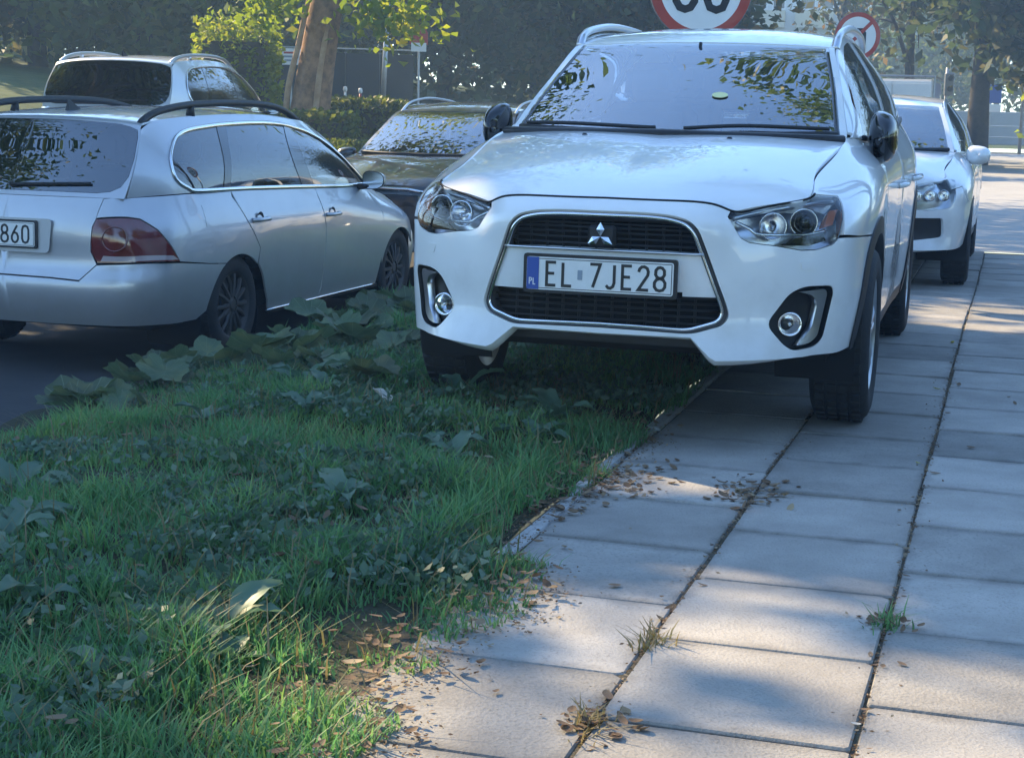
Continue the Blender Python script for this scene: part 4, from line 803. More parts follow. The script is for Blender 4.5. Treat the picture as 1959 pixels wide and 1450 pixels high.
    full = lambda s0, s1, t0, t1, k=10: np.concatenate([edge(s0, s1, t0, k), np.stack([np.full(k, s1), np.linspace(t0, t1, k)], 1)[1:], edge(s1, s0, t1, k)[1:], np.stack([np.full(k, s0), np.linspace(t1, t0, k)], 1)[1:-1]])
    piece('roof', TOP, [full(0, 2.99, 2.45, 7.0, 16)], paint, car, .08, 'both')
    gl = np.concatenate([edge(0, 2.2, .14, 8), np.array([(2.55, .20), (2.80, .36), (2.93, .7), (2.96, 1.2), (2.96, 1.8), (2.93, 2.12), (2.7, 2.28)]), edge(2.4, 0, 2.40, 8)])
    piece('rear_window', TOP, [gl], rearglass, car, .05, 'both', depth=.01, gap=.003)
    tg = np.concatenate([edge(0, 3.0, .0, 10), np.stack([np.full(8, 3.0), np.linspace(.1, 2.44, 8)], 1), edge(3.0, 2.45, 2.44, 5)[1:], gl[::-1][8:]]); tg = np.concatenate([edge(0, 3.0, .0, 10), np.stack([np.full(8, 2.995), np.linspace(.1, 2.44, 8)], 1), np.array([(2.75, 2.43), (2.5, 2.43)]), edge(2.4, 0, 2.43, 8), gl[::-1]])
    piece('tailgate_frame', TOP, [tg], paint, car, .05, 'both', depth=.012, gap=0)
    piece('windscreen', TOP, [full(0, 2.85, 7.1, 8.95, 10)], glass, car, .1, 'both', rm=False)
    for sd, mode in ((1, 'one'), (-1, 'left')): piece('windscreen_pillar', TOP, [full(2.85, 3.0, 7.0, 9.0, 10)], paint, car, .1, mode, gap=0)
    piece('bonnet', BON, [full(0, 3, 0, 4, 12)], paint, car, .08, 'both')
    piece('front_bumper', P, [np.concatenate([edge(12.45, 15, .05, 8), edge(15, 12.45, T, 8)])], paint, car, .1, 'both')
    z0 = TOP.ev(np.array([0.]), np.array([3.55]))[0]; MB().add([(-.012, z0[1]-.06, z0[2]-.004), (.012, z0[1]-.06, z0[2]-.004), (.016, z0[1]+.08, z0[2]-.004), (-.016, z0[1]+.08, z0[2]-.004), (0, z0[1]-.05, z0[2]+.062), (0, z0[1]-.02, z0[2]+.05), (0, z0[1]+.04, z0[2]+.015)], [(0, 1, 4), (1, 2, 6, 5, 4), (3, 0, 4, 5, 6), (2, 3, 6)]).build('roof_antenna', 'black_plastic', car)
    V = surf_path(TOP, np.array([(s, .30+.06*s) for s in np.linspace(0, 2.0, 10)]), .012); MB().tube(V, [.014]+[.008]*9, 6).build('rear_wiper', 'black_plastic', car, smooth=True)
    MB().box((0, 2.3, zz(.28)), (1.5, 3.9, .1)).build('underbody', 'under', car)
    MB().box((0, 2.0, zz(.45)), (1.5, 3.2, .06)).box((0, 3.45, zz(.88)), (1.45, .5, .1), None, .04).build('dashboard', 'dash', car)
    for x in (-.36, .36): seat(car, x, 2.35, zz(.42))
    for x in (-.42, .0, .42): seat(car, x, 1.45, zz(.44), True)
    return car
vwc = estate('parked_car', 'silver estate car with black roof rails, seen from its rear right, plate ending 860', VW_POSE, 'silver_paint', VW_LOW, VW_TOP, VW_SID, VW_BON, plate='860')
def frontcar(name, label, pose, paint, k, hl, grille, intakes, glass='screen_glass', rails=None, mirc=None, mirw=(.20, .15), group=None, roofp=None):
    """hatchback or crossover seen from its nose; k = (fx, fy, fz) of the crossover's nets"""
    car = thing(name, label, 'car', pose[:3], -pose[3], group)
    LOW, BON, TOP, SID = (warp(q, *k) for q in (ASX_LOW, ASX_BON, ASX_TOP, ASX_SID)); P = LOW; fx_, fy_, fz_ = k
    def rx(pts, h=.04, closed=False): return P.inv(np.array([(q[0]*fx_, 0, q[1]*fz_) for q in dens(pts, h, closed)]), (1, 0, 1), (0, 8))
    def ry(pts, h=.07, closed=False): return P.inv(np.array([(0, q[0]*fy_, q[1]*fz_) for q in dens(pts, h, closed)]), (0, 1, 1), (6.3, 13.8))
    def edge(s0, s1, t, n=12): return np.stack([np.linspace(s0, s1, n), np.full(n, t)], 1)
    full = lambda s0, s1, t0, t1, n=10: np.concatenate([edge(s0, s1, t0, n), np.stack([np.full(n, s1), np.linspace(t0, t1, n)], 1)[1:], edge(s1, s0, t1, n)[1:], np.stack([np.full(n, s0), np.linspace(t1, t0, n)], 1)[1:-1]])
    def arc(c, r, a0, a1, n=16): return [(c[0]+r*math.cos(a), c[1]+r*math.sin(a)) for a in np.linspace(R(a0), R(a1), n)]
    A1, A2 = (.90, .33), (3.55, .33)
    T = 4.985; hlp = rx(fillet(hl, .03, 3), .03, True)
    bu = np.concatenate([edge(0, 6.9, .1, 20), ry(arc(A1, .41, 175, 125, 8)), ry([(.60, .70), (.47, .72)]), edge(6.6, 5.6, 4.0, 4), edge(5.6, 0, T, 20)])
    mids = [rx(fillet(q, .02, 3), .03, True) for q in intakes]
    bp = piece('bumper', P, [bu, hlp]+mids, paint, car, .05, 'both', depth=.03)
    if grille is not None:
        g = rx(grille, .04, True); piece('grille', P, [g], 'gloss_black', car, .05, 'both', off=.003, rm=False)
        q = rx(grille[:2] if len(grille) < 5 else grille[:3]); V = surf_path(P, q, .006); V = np.concatenate([(V*(-1, 1, 1))[::-1], V[1:]]); MB().tube(V, .012, 8).build('grille_strip', 'chrome', car, smooth=True)
    for q in mids: 
        for mode in ('one', 'left'): piece('intake', P, [q], 'black_plastic', car, .05, mode, off=-.03, rm=False)
    for sd, mode in ((1, 'one'), (-1, 'left')):
        h_ = piece('headlight', P, [hlp], 'lens_glass', car, .04, mode, depth=.01, gap=.003)
        piece('lamp_housing', P, [hlp], 'lamp_satin', h_, .05, mode, off=-.07, rm=False)
        a = surf_path(P, hlp, -.003); b = surf_path(P, hlp, -.072); n = len(a); W = np.concatenate([a, b]); W[:, 0] *= sd; mk('lamp_wall', W, [(i, (i+1) % n, n+(i+1) % n, n+i) for i in range(n)], 'lamp_silver', h_)
        xs = sorted(q[0] for q in hl); zc = np.mean([q[1] for q in hl])
        for f in (.3, .56, .82):
            st = rx([(xs[0]+(xs[-1]-xs[0])*f, zc)]); c = surf_path(P, st, -.03)[0]; c[0] *= sd
            MB().lathe([(.004, -.04), (.02, -.033), (.034, -.016), (.04, 0), (.043, .002), (.044, -.01)], 20, Matrix.Translation(c) @ Vector((.2*sd, -1, 0)).to_track_quat('Z', 'Y').to_matrix().to_4x4()).build('reflector', 'lamp_silver', h_, smooth=True)
        fe = np.concatenate([edge(5.62, 9.2, T, 20), ry([(1.40, .9), (1.42, .5), (1.37, .33)]), ry(arc(A1, .41, 0, 125, 20)), ry([(.60, .70), (.48, .725)]), edge(6.62, 5.62, 4.02, 4)])
        piece('front_wing', P, [fe], paint, car, .06, mode)
        d1 = np.concatenate([edge(9.3, 10.55, T), ry([(2.43, .6), (2.40, .34), (1.40, .34), (1.44, .5), (1.42, .9)])]); d2 = np.concatenate([edge(10.6, 12.0, T), ry([(3.36, .95), (3.20, .80), (3.1, .36), (2.42, .34), (2.45, .6)])])
        for d in (d1, d2): piece('door', P, [d], paint, car, .1, mode)
        qp = np.concatenate([edge(12.05, 13.9, T), ry([(4.06, 1.0), (4.05, .62)]), ry(arc(A2, .41, 30, 120, 14)), ry([(3.25, .82), (3.40, .95)])]); piece('quarter_panel', P, [qp], paint, car, .1, mode)
        si = ry([(1.36, .33), (3.12, .33), (3.12, .262), (1.36, .262)], .12, True); piece('sill', P, [si], 'black_plastic', car, .1, mode)
        for c_ in (A1, A2):
            b = MB(); a = arc(c_, .42, -15, 195, 24); b.add([(sd*.86*fx_, y*fy_, z*fz_) for y, z in a]+[(sd*.5*fx_, y*fy_, z*fz_) for y, z in a], [(i, i+1, 25+i, 24+i) for i in range(23)]); b.build('arch_liner', 'under', car, smooth=True)
        S = SID; w1 = fillet([(.52,.16),(2.58,.10),(2.58,1.86),(2.02,1.86),(1.25,1.74),(.75,1.45)], .06, 4); w2 = fillet([(2.70,.10),(3.92,.12),(3.98,1.0),(3.80,1.86),(2.70,1.86)], .08, 4)
        piece('pillar_frame', S, [dens([(0, .02), (5.9, .02), (5.9, 1.99), (0, 1.99)], .2)]+[dens(w, .12) for w in (w1, w2)], paint, car, .08, mode, gap=0)
        for w in (w1, w2): piece('side_window', S, [dens(w, .12)], 'side_glass', car, .1, mode, off=-.004, rm=False)
        mirror(car, sd*.79*fx_, 1.45*fy_, 1.06*fz_, sd, mirc or paint, mirw[0], mirw[1], .11)
        wheel(car, sd*.775*fx_, .90*fy_, .318, .2, sd); wheel(car, sd*.775*fx_, 3.55*fy_, .318, .2, sd)
        piece('windscreen_pillar', TOP, [full(2.80, 3.0, 0, 3.0, 12)], paint, car, .08, mode, gap=0)
        if rails:
            e = TOP.ev(np.full(7, 2.85), np.linspace(3.2, 6.7, 7)); e[:, 2] += np.array([-.01, .04, .055, .06, .055, .04, -.01]); e[:, 0] *= sd; MB().tube(catmull(e, 5), .012, 8).build('roof_rail', rails, car, smooth=True)
    piece('bonnet', BON, [full(0, 3, 0, 5, 20)], paint, car, .06, 'both', depth=.02, gap=.003)
    piece('roof', TOP, [full(0, 2.98, 3.02, 7.0, 12)], roofp or paint, car, .1, 'both'); piece('windscreen', TOP, [full(0, 2.80, .0, 2.96, 10)], glass, car, .1, 'both', rm=False)
    piece('rear_window', TOP, [full(0, 2.8, 7.2, 8.85, 8)], glass, car, .1, 'both'); piece('tailgate', P, [np.concatenate([edge(13.95, 16, 4.98, 8), edge(16, 13.7, .1, 8)])], paint, car, .12, 'both')
    V = surf_path(TOP, edge(0, 2.8, .10, 12), .006); V = np.concatenate([(V*(-1, 1, 1))[::-1], V[1:]]); MB().tube(V, .028, 6, flat=.6).build('scuttle', 'black_plastic', car, smooth=True)
    MB().box((0, 2.15*fy_, .34*fz_), (1.45*fx_, 3.6*fy_, .1)).build('underbody', 'under', car); MB().box((0, .85*fy_, .6*fz_), (1.3*fx_, .8, .36)).build('engine_bay', 'under', car)
    MB().box((0, 1.45*fy_, .95*fz_), (1.36*fx_, .4, .09), None, .035).build('dashboard', 'dash', car)
    for x in (-.36, .36): seat(car, x, 2.15*fy_, .50*fz_)
    for x in (-.40, .40): seat(car, x, 3.05*fy_, .52*fz_, True)
    b = MB(); Mw = Matrix.Translation((.36, 1.72*fy_, .98*fz_)) @ Matrix.Rotation(R(68), 4, 'X'); b.tube([Mw @ Vector((.18*math.cos(a), .18*math.sin(a), 0)) for a in np.linspace(0, 2*math.pi, 24)[:-1]], .015, 6, True); b.tube([(.20, 1.72*fy_, .98*fz_), (.52, 1.72*fy_, .98*fz_)], .016, 6); b.build('steering_wheel', 'dash', car, smooth=True)
    return car
frontcar('parked_car', 'white hatchback parked behind the crossover, only its left half in view', (2.403, 11.97, -.10, .29), 'white_paint', (1.03, 1.0, .925),
  [(.40, .82), (.41, .665), (.60, .645), (.73, .665), (.768, .73), (.755, .885), (.71, .89), (.58, .855)], [(0, .845), (.30, .838), (.33, .79), (.28, .70), (0, .70)], [[(.28, .585), (.69, .585), (.70, .44), (.44, .405), (.36, .45)]], mirc='white_paint', mirw=(.19, .15))
frontcar('parked_car', 'black crossover facing the camera on the road, half hidden behind the white car', (-1.15, 13.6, -.36, .30), 'dark_paint', (1.03, 1.02, 1.0),
  [(.46, .81), (.50, .72), (.70, .70), (.765, .73), (.755, .86), (.60, .85)], [(0, .845), (.25, .84), (.38, .82), (.36, .70), (0, .70)], [[(.30, .56), (.67, .57), (.68, .45), (.42, .43), (.36, .47)]], rails='satin_chrome', mirc='dark_paint')
suv = estate('parked_car', 'silver sport utility car beyond the estate car, its dark rear window showing', (-4.35, 17.0, -.06, .14), 'silver_paint_pale', warp(VW_LOW, 1.0, 1, 1.15), warp(VW_TOP, 1.0, 1, 1.15), warp(VW_SID, 1.0, 1, 1.15), warp(VW_BON, 1.0, 1, 1.15), rail='satin_chrome')
# ---------------------------------------------------------------- signs, fence, buildings, van
mat('sign_white', (.78, .78, .76), .4, 0, .2, var=.05, vscale=6); mat('sign_red', (.42, .045, .03), .4, 0, .2, var=.15, vscale=8); mat('sign_black', (.015, .016, .02), .45); mat('galvanised', (.42, .43, .44), .45, .8, var=.2, vscale=12); mat('sign_back', (.20, .21, .22), .5, .6)
def round_sign(name, label, c, Rr, foot, yaw, kind):
    t = thing(name, label, 'sign', (foot[0], foot[1], foot[2])); o = np.array(c)-np.array(foot)
    M = Matrix.Translation(o) @ Matrix.Rotation(yaw, 4, 'Z') @ Matrix.Rotation(math.pi/2, 4, 'X')      # disc in local xy facing -y
    MB().tube([(o[0], o[1]+.05, -.1), (o[0], o[1]+.05, o[2]+Rr*.9)], .032, 12).build('post', 'galvanised', t, smooth=True)
    MB().lathe([(0, -.018), (Rr, -.018), (Rr, 0), (0, 0)], 48, M).build('back_plate', 'sign_back', t, sharp=30)
    f = MB().lathe([(0, .0015), (Rr*.985, .0015), (Rr*.985, 0)], 48, M).build('face', 'sign_white', t, sharp=30)
    MB().lathe([(Rr*.80, .003), (Rr*.985, .003), (Rr*.985, .0008), (Rr*.80, .0008)], 64, M, True).build('red_ring', 'sign_red', f, sharp=30)
    if kind == 'speed':
        for ch, b in write('60', Rr*.80, M @ Matrix.Translation((0, -Rr*.02, .003)), .66, .175): b.build('digit', 'sign_black', f)
    else:
        b = MB(); ribbon(b, [(Rr*.28, -Rr*.5), (Rr*.28, Rr*.12), (Rr*.2, Rr*.24), (-Rr*.22, Rr*.24)], Rr*.17, .001, M @ Matrix.Translation((0, 0, .003))); b.prism([(-Rr*.2, Rr*.42), (-Rr*.5, Rr*.24), (-Rr*.2, Rr*.06)], .001, M @ Matrix.Translation((0, 0, .003))); b.build('left_arrow', 'sign_black', f)
        b = MB(); ribbon(b, [(Rr*.60, Rr*.60), (-Rr*.60, -Rr*.60)], Rr*.15, .001, M @ Matrix.Translation((0, 0, .0045))); b.build('red_slash', 'sign_red', f)
    return t
round_sign('speed_limit_sign', 'round speed limit sign with red ring cut off above the crossover roof', (1.29, 11.9, 2.05), .375, (1.29, 11.95, -.08), .10, 'speed')
round_sign('turn_ban_sign', 'smaller round no left turn sign beside the crossover roof rail', (4.28, 21.0, 2.16), .30, (4.28, 21.05, -.1), .12, 'turn')
# dark sheet fence with a light top rail on the bank
mat('fence_sheet', (.022, .022, .026), .6, var=.3, vscale=2, bump=.2, bscale=30); mat('rail_pale', (.45, .46, .45), .5, .3)
fx0, fx1, fy0, fy1 = np.array([-4.9, 33.2]), np.array([-2.15, 33.7]), 0, 0
fn = thing('sheet_fence', 'black sheet metal fence with pale top rail behind the torn trunk', 'fence', (-4.9, 33.2, .9)); dv = fx1-fx0; L_ = np.linalg.norm(dv); dv /= L_; ang = math.atan2(dv[1], dv[0])
for i in range(4):
    c = dv*(i+.5)*L_/4; MB().box((c[0], c[1], .62), (L_/4-.02, .04, 1.30), Matrix.Rotation(ang, 3, 'Z')).build('fence_sheet', 'fence_sheet', fn); MB().box((dv[0]*i*L_/4, dv[1]*i*L_/4+.04, .60), (.05, .05, 1.4), Matrix.Rotation(ang, 3, 'Z')).build('post', 'sign_back', fn)
MB().tube([(0, -.05, 1.36), (dv[0]*L_, dv[1]*L_-.05, 1.36)], .014, 8).build('top_rail', 'rail_pale', fn)
nb = thing('notice_board', 'small white notice with red heading left of the torn trunk', 'sign', (-4.22, 30.5, .95)); MB().box((0, 0, 1.05), (.36, .02, .30)).build('panel', 'sign_white', nb); MB().tube([(0, .03, 0), (0, .03, 1.2)], .02, 8).build('post', 'galvanised', nb)
for k, (z, m, w) in enumerate([(1.12, 'sign_red', .26), (1.05, 'decal_grey', .28), (.98, 'decal_grey', .24)]): MB().box((0, -.012, z), (w, .003, .035)).build('print_line', m, nb)
# plain pole with a sign seen from behind, second sign on the fence side
pl = thing('sign_pole', 'thin galvanised pole with a grey sign back above the black car', 'sign', (-2.38, 28.6, .75)); MB().tube([(0, 0, -.2), (.10, 0, 2.35)], .045, 12).build('pole', 'galvanised', pl, smooth=True); MB().box((.16, .04, 2.42), (.46, .03, .34), None, .008).build('sign_back', 'sign_back', pl)
rs_ = thing('street_notice', 'dark red notice with white lower panel on the fence', 'sign', (-2.0, 32.8, .9)); MB().prism([(-.18, 0), (.18, 0), (.18, .22), (.10, .38), (-.10, .38), (-.18, .22)], .03, frame_at((0, 0, 1.45), (1, 0, 0), (0, 0, 1))).build('hood', 'sign_red', rs_); MB().box((0, -.03, 1.40), (.30, .03, .17)).build('panel', 'sign_white', rs_); MB().tube([(0, .03, 0), (0, .03, 1.6)], .025, 8).build('post', 'galvanised', rs_)
for i, (x, y, h_, m) in enumerate([(-2.95, 28.0, .42, 'sign_white'), (-2.72, 28.3, .40, 'sign_red')]):
    g = thing('marker_post', ('short white marker post in the hedge' if i == 0 else 'short red and white marker post by the hedge end'), 'post', (x, y, .95)); MB().tube([(0, 0, -.1), (0, 0, h_)], .022, 8).build('stem', m, g, smooth=True); MB().lathe([(0, .09), (.03, .08), (.038, .03), (.03, 0), (0, -.01)], 12, Matrix.Translation((0, 0, h_))).build('cap', 'sign_white', g, smooth=True)
# buildings
mat('wall_yellow', (.62, .52, .20), .9, var=.08, vscale=3); mat('wall_grey', (.36, .36, .37), .9, var=.1, vscale=2); mat('wall_cream', (.60, .52, .36), .9, var=.06, vscale=1); mat('wall_white', (.68, .68, .66), .9, var=.05, vscale=1); mat('pane', (.03, .04, .05), .05, 0, .5)
yb = thing('yellow_building', 'yellow and grey rendered building corner at the far left', 'building', (-14.5, 41, 1.6)); MB().box((.15, 3, 4.2), (2.3, 6, 6.4)).build('wall', 'wall_grey', yb); MB().box((1.72, 3.2, 4.35), (.85, 5.8, 6.1)).build('corner_pier', 'wall_yellow', yb); MB().box((.9, 3.1, .55), (1.3, 5.4, 1.5)).build('plinth', 'wall_yellow', yb); MB().box((.5, .05, .95), (2.4, .12, .07)).build('string_course', 'sign_back', yb)
ab = thing('apartment_block', 'pale yellow apartment block with loggias far behind the crossover', 'building', (13.5, 112, 0), -.25)
MB().box((5, 6, 9), (20, 12, 18)).build('wall', 'wall_white', ab)
for s_ in range(6):
    for c_ in range(6):
        x = -4+c_*3.2; z = 1.2+s_*2.9
        MB().box((x+.7, -.35, z+.35), (2.5, .6, 1.1)).build('balcony_panel', 'wall_cream', ab); w = MB().box((x+.2, -.03, z+1.65), (1.1, .12, 1.35)).build('window', 'sign_white', ab); MB().box((x+.2, -.10, z+1.65), (.9, .02, 1.15)).build('pane', 'pane', w)
        w = MB().box((x+1.5, -.03, z+1.65), (.9, .12, 1.35)).build('window', 'sign_white', ab); MB().box((x+1.5, -.10, z+1.65), (.7, .02, 1.15)).build('pane', 'pane', w)
# white van far along the verge
mat('van_white', (.74, .75, .76), .4, 0, .6); vn = thing('box_van', 'white box van beyond the white hatchback, only its top showing', 'van', (9.15, 40.5, -.1), -.30)
MB().box((0, 2.2, 1.30), (2.0, 4.2, 1.75), None, .06).build('cargo_box', 'van_white', vn, sharp=30); MB().box((0, 5.2, .95), (1.9, 1.7, 1.3), None, .2).build('cab', 'van_white', vn, sharp=30)
for x in (-.49, .49): d_ = MB().box((x, .075, 1.32), (.93, .04, 1.5), None, .01).build('rear_door', 'sign_white', vn, sharp=30); MB().box((x*.3, .04, 1.3), (.03, .03, .8)).build('door_bar', 'galvanised', d_)
for x in (-1.02, 1.02): MB().tube([(x, .1, .45), (x, .1, 2.24), (x, 4.2, 2.24)], .03, 8).build('frame_rail', 'galvanised', vn)
MB().tube([(-1.02, .1, 2.24), (1.02, .1, 2.24)], .03, 8).build('frame_rail', 'galvanised', vn)
for sd in (-1, 1):
    for y in (.9, 5.2): wheel(vn, sd*.85, y, .33, .22, sd)
# far end of the pavement
wl = thing('garden_wall', 'low grey wall beyond the cross street at the far right', 'wall', nd(-3, 76, -.05), -TH)
for i in range(8): MB().box((i*2.6, 0, .75), (2.57, .2, 1.5), None, .02).build('wall_panel', 'wall_grey', wl, sharp=30)
gr_ = thing('guard_rail', 'pale pedestrian guard rail along the cross street', 'railing', nd(-3, 70.6, -.1), -TH)
for i in range(9): MB().tube([(i*1.6, 0, 0), (i*1.6, 0, .95)], .025, 8).build('post', 'rail_pale', gr_)
for z in (.5, .95): MB().tube([(0, 0, z), (12.8, 0, z)], .022, 8).build('rail', 'rail_pale', gr_)
lp = thing('lamp_post', 'thin grey lamp post standing at the far right edge', 'lamp post', nd(.15, 66, -.2)); MB().tube([(0, 0, 0), (0, 0, 7)], [.07, .05], 10).build('pole', 'galvanised', lp, smooth=True); MB().tube([(0, 0, 7), (.3, -.2, 7.5), (1.1, -.7, 7.7)], .035, 8).build('arm', 'galvanised', lp, smooth=True); MB().box((1.3, -.85, 7.7), (.5, .2, .1), None, .03).build('lamp_head', 'sign_back', lp)
ts = thing('traffic_signal', 'grey pedestrian signal on a pole left of the far tree trunk', 'signal', nd(-2.35, 57, -.1)); MB().tube([(0, 0, 0), (0, 0, 2.9)], .05, 10).build('pole', 'galvanised', ts, smooth=True); hd = MB().box((.05, -.12, 2.35), (.30, .22, .75), None, .03).build('signal_head', 'sign_back', ts)
for z in (2.55, 2.2): MB().lathe([(.10, 0), (.10, .08), (.085, .08), (.085, .01), (0, .01)], 16, frame_at((.05, -.235, z), (1, 0, 0), (0, 0, 1))).build('signal_lens', 'sign_black', hd, sharp=30)
bs = thing('street_sign', 'blue and white traffic sign right of the far tree trunk', 'sign', nd(-.95, 60, -.1)); MB().tube([(0, 0, 0), (0, 0, 2.7)], .035, 10).build('post', 'galvanised', bs, smooth=True); MB().box((.05, -.05, 2.1), (.62, .02, .62), None, .01).build('blue_panel', 'plate_blue', bs); MB().box((.05, -.05, 1.62), (.62, .02, .26), None, .01).build('white_panel', 'sign_white', bs)
# ---------------------------------------------------------------- leaves and trees
def leaf_mat(name, c1, c2, c3, trans=.4, scale=.8, rough=.55):
    m = bpy.data.materials.new(name); m.use_nodes = True; MATS[name] = m; N, L = m.node_tree.nodes, m.node_tree.links; N.clear(); o = N.new('ShaderNodeOutputMaterial')
    g = N.new('ShaderNodeNewGeometry'); n1 = N.new('ShaderNodeTexNoise'); n1.inputs['Scale'].default_value = scale; n1.inputs['Detail'].default_value = 5; L.new(g.outputs['Position'], n1.inputs['Vector'])
    r = N.new('ShaderNodeValToRGB'); e = r.color_ramp.elements; e[0].position = .3; e[0].color = (*c1, 1); e[1].position = .55; e[1].color = (*c2, 1); x = e.new(.72); x.color = (*c3, 1)
    ad = N.new('ShaderNodeMath'); ad.operation = 'MULTIPLY_ADD'; ad.inputs[1].default_value = .35; L.new(g.outputs['Random Per Island'], ad.inputs[0]); L.new(n1.outputs['Fac'], ad.inputs[2])
    su = N.new('ShaderNodeMath'); su.operation = 'SUBTRACT'; su.inputs[1].default_value = .17; L.new(ad.outputs[0], su.inputs[0]); L.new(su.outputs[0], r.inputs['Fac'])
    d = N.new('ShaderNodeBsdfPrincipled'); d.inputs['Roughness'].default_value = rough; d.inputs['Specular IOR Level'].default_value = .35; L.new(r.outputs['Color'], d.inputs['Base Color'])
    t = N.new('ShaderNodeBsdfTranslucent'); hs = N.new('ShaderNodeHueSaturation'); hs.inputs['Value'].default_value = 1.6; hs.inputs['Saturation'].default_value = 1.1; L.new(r.outputs['Color'], hs.inputs['Color']); L.new(hs.outputs[0], t.inputs[0])
    mx = N.new('ShaderNodeMixShader'); mx.inputs[0].default_value = trans; L.new(d.outputs[0], mx.inputs[1]); L.new(t.outputs[0], mx.inputs[2]); L.new(mx.outputs[0], o.inputs[0]); return m
leaf_mat('leaf_green', (.05, .085, .02), (.085, .13, .03), (.16, .18, .04), .5); leaf_mat('leaf_dark', (.035, .055, .022), (.055, .08, .03), (.11, .10, .04), .45); leaf_mat('leaf_yellow', (.12, .17, .02), (.20, .25, .03), (.30, .30, .045), .55)
leaf_mat('leaf_autumn', (.04, .06, .015), (.09, .085, .025), (.20, .12, .03)); leaf_mat('leaf_hedge', (.05, .08, .015), (.10, .12, .02), (.16, .16, .03), .45, 3)
mat('bark', (.36, .20, .11), .95, bump=1.0, bscale=14, col2=(.15, .085, .05), vscale=6); mat('bare_wood', (.46, .31, .19), .85, bump=.6, bscale=12, col2=(.33, .19, .10), vscale=5); mat('bark_dark', (.06, .052, .045), .95, bump=1, bscale=8, col2=(.03, .027, .025), vscale=5)

def leaf_quads(C, size, r, up=.35):
    """pointed leaf-shaped faces at centres C"""
    k = len(C); a = r.normal(size=(k, 3)); a[:, 2] *= .8; a[:, 2] -= .25; a /= np.linalg.norm(a, axis=1)[:, None]
    b = r.normal(size=(k, 3)); b -= a*(a*b).sum(1)[:, None]; b /= np.linalg.norm(b, axis=1)[:, None]; c = np.cross(a, b)
    s = (size*r.uniform(.6, 1.35, k))[:, None]; f = s*r.uniform(.0, .22, k)[:, None]
    V = np.stack([C-a*s*.5, C+b*s*.33-c*f, C+a*s*.6, C-b*s*.33-c*f], 1).reshape(-1, 3); return V, np.arange(4*k).reshape(k, 4)
def crown_points(c, rad, nleaf, nclump, r, spread=.22, shell=.55, flat=1.0):
    d = r.normal(size=(nclump, 3)); d /= np.linalg.norm(d, axis=1)[:, None]; q = d*(shell+(1-shell)*r.random((nclump, 1)))**.7*np.array(rad)*r.uniform(.75, 1.12, (nclump, 1))
    w = r.dirichlet(np.full(nclump, 2.5)); k = r.choice(nclump, nleaf, p=w); sp = np.array(rad)*spread*(r.uniform(.6, 1.4, nclump)[k])[:, None]
    return np.array(c)+q[k]+r.normal(size=(nleaf, 3))*sp*np.array([1, 1, .75*flat]), np.array(c)+q
def tree(name, label, base, h, c, rad, nleaf, leaf, m, tr=.2, seed=1, cull=None, lean=(0, 0), limbs=7, group=None, bark='bark_dark', nclump=60, shell=.5, zmin=None, keep=None):
    r = np.random.default_rng(seed); t = thing(name, label, 'tree', base, 0, group); b = MB(); cl = np.array(c, float)-np.array(base)
    top = np.array([lean[0], lean[1], h*.78]); path = catmull([(0, 0, -.3), (lean[0]*.15+r.normal()*.03, lean[1]*.15, h*.16), (lean[0]*.45, lean[1]*.45+r.normal()*.06, h*.4), tuple(top)], 5)
    b.tube(path, list(np.linspace(tr*1.2, tr*.28, len(path))), 12)
    C, cc = crown_points(cl, rad, nleaf, nclump, r, shell=shell)
    for q in cc[r.permutation(len(cc))[:limbs]]:
        k = r.integers(5, len(path)-2); p = path[k]; mid = (p+q)/2+np.array([0, 0, .12*np.linalg.norm(q-p)]); b.tube(catmull([p, mid, q], 4), list(np.linspace(tr*.42, tr*.06, 9)), 7)
    b.build('trunk', bark, t, smooth=True)
    if zmin is not None: C = C[C[:, 2] > zmin-base[2]]
    if cull is not None: C = C[cull(C+np.array(base), r)]
    V, F = leaf_quads(C, leaf, r); mkfast('crown', V, F, m, t); return t
SUNV = np.array(SUN)
def hits(C, z=0.0):
    k = (C[:, 2]-z)/SUNV[2]; g = C-SUNV*k[:, None]; return g[:, :2] @ NV, g[:, :2] @ DV
# openings in the canopy: where the sun comes through (n, d, half sizes, tilt) on the ground, and on the bonnet
GAPS = [(-.95, 2.80, .50, .42, 0), (-.95, 3.58, .28, .16, -.2), (-1.3, 3.0, .25, .25, 0), (-.2, 2.7, .5, .25, 0), (-.48, 3.92, .26, .07, -.1), (-.48, 3.52, .30, .07, -.15), (-.62, 3.25, .16, .12, 0), (-.22, 3.30, .12, .20, 0), (-.98, 4.93, .26, .12, -.3), (.05, 3.33, .2, .09, 0), (0, 2.85, .4, .2, 0),
        (-1.36, 3.05, .16, .22, 0), (-.2, 10.5, .5, .75, 0), (-.05, 9.6, .5, .12, 0), (.2, 16.0, .9, 1.2, 0), (0, 19.5, 1.0, 1.9, 0), (0, 25, 1.3, 3, 0), (0, 32, 1.6, 4, 0), (0, 42, 2, 6, 0), (.3, 52, 4, 9, 0)]
BON = [(-1.90, 6.15, .26, .40, 0), (-.95, 6.10, .24, .28, 0), (-1.5, 6.75, .4, .14, 0)]
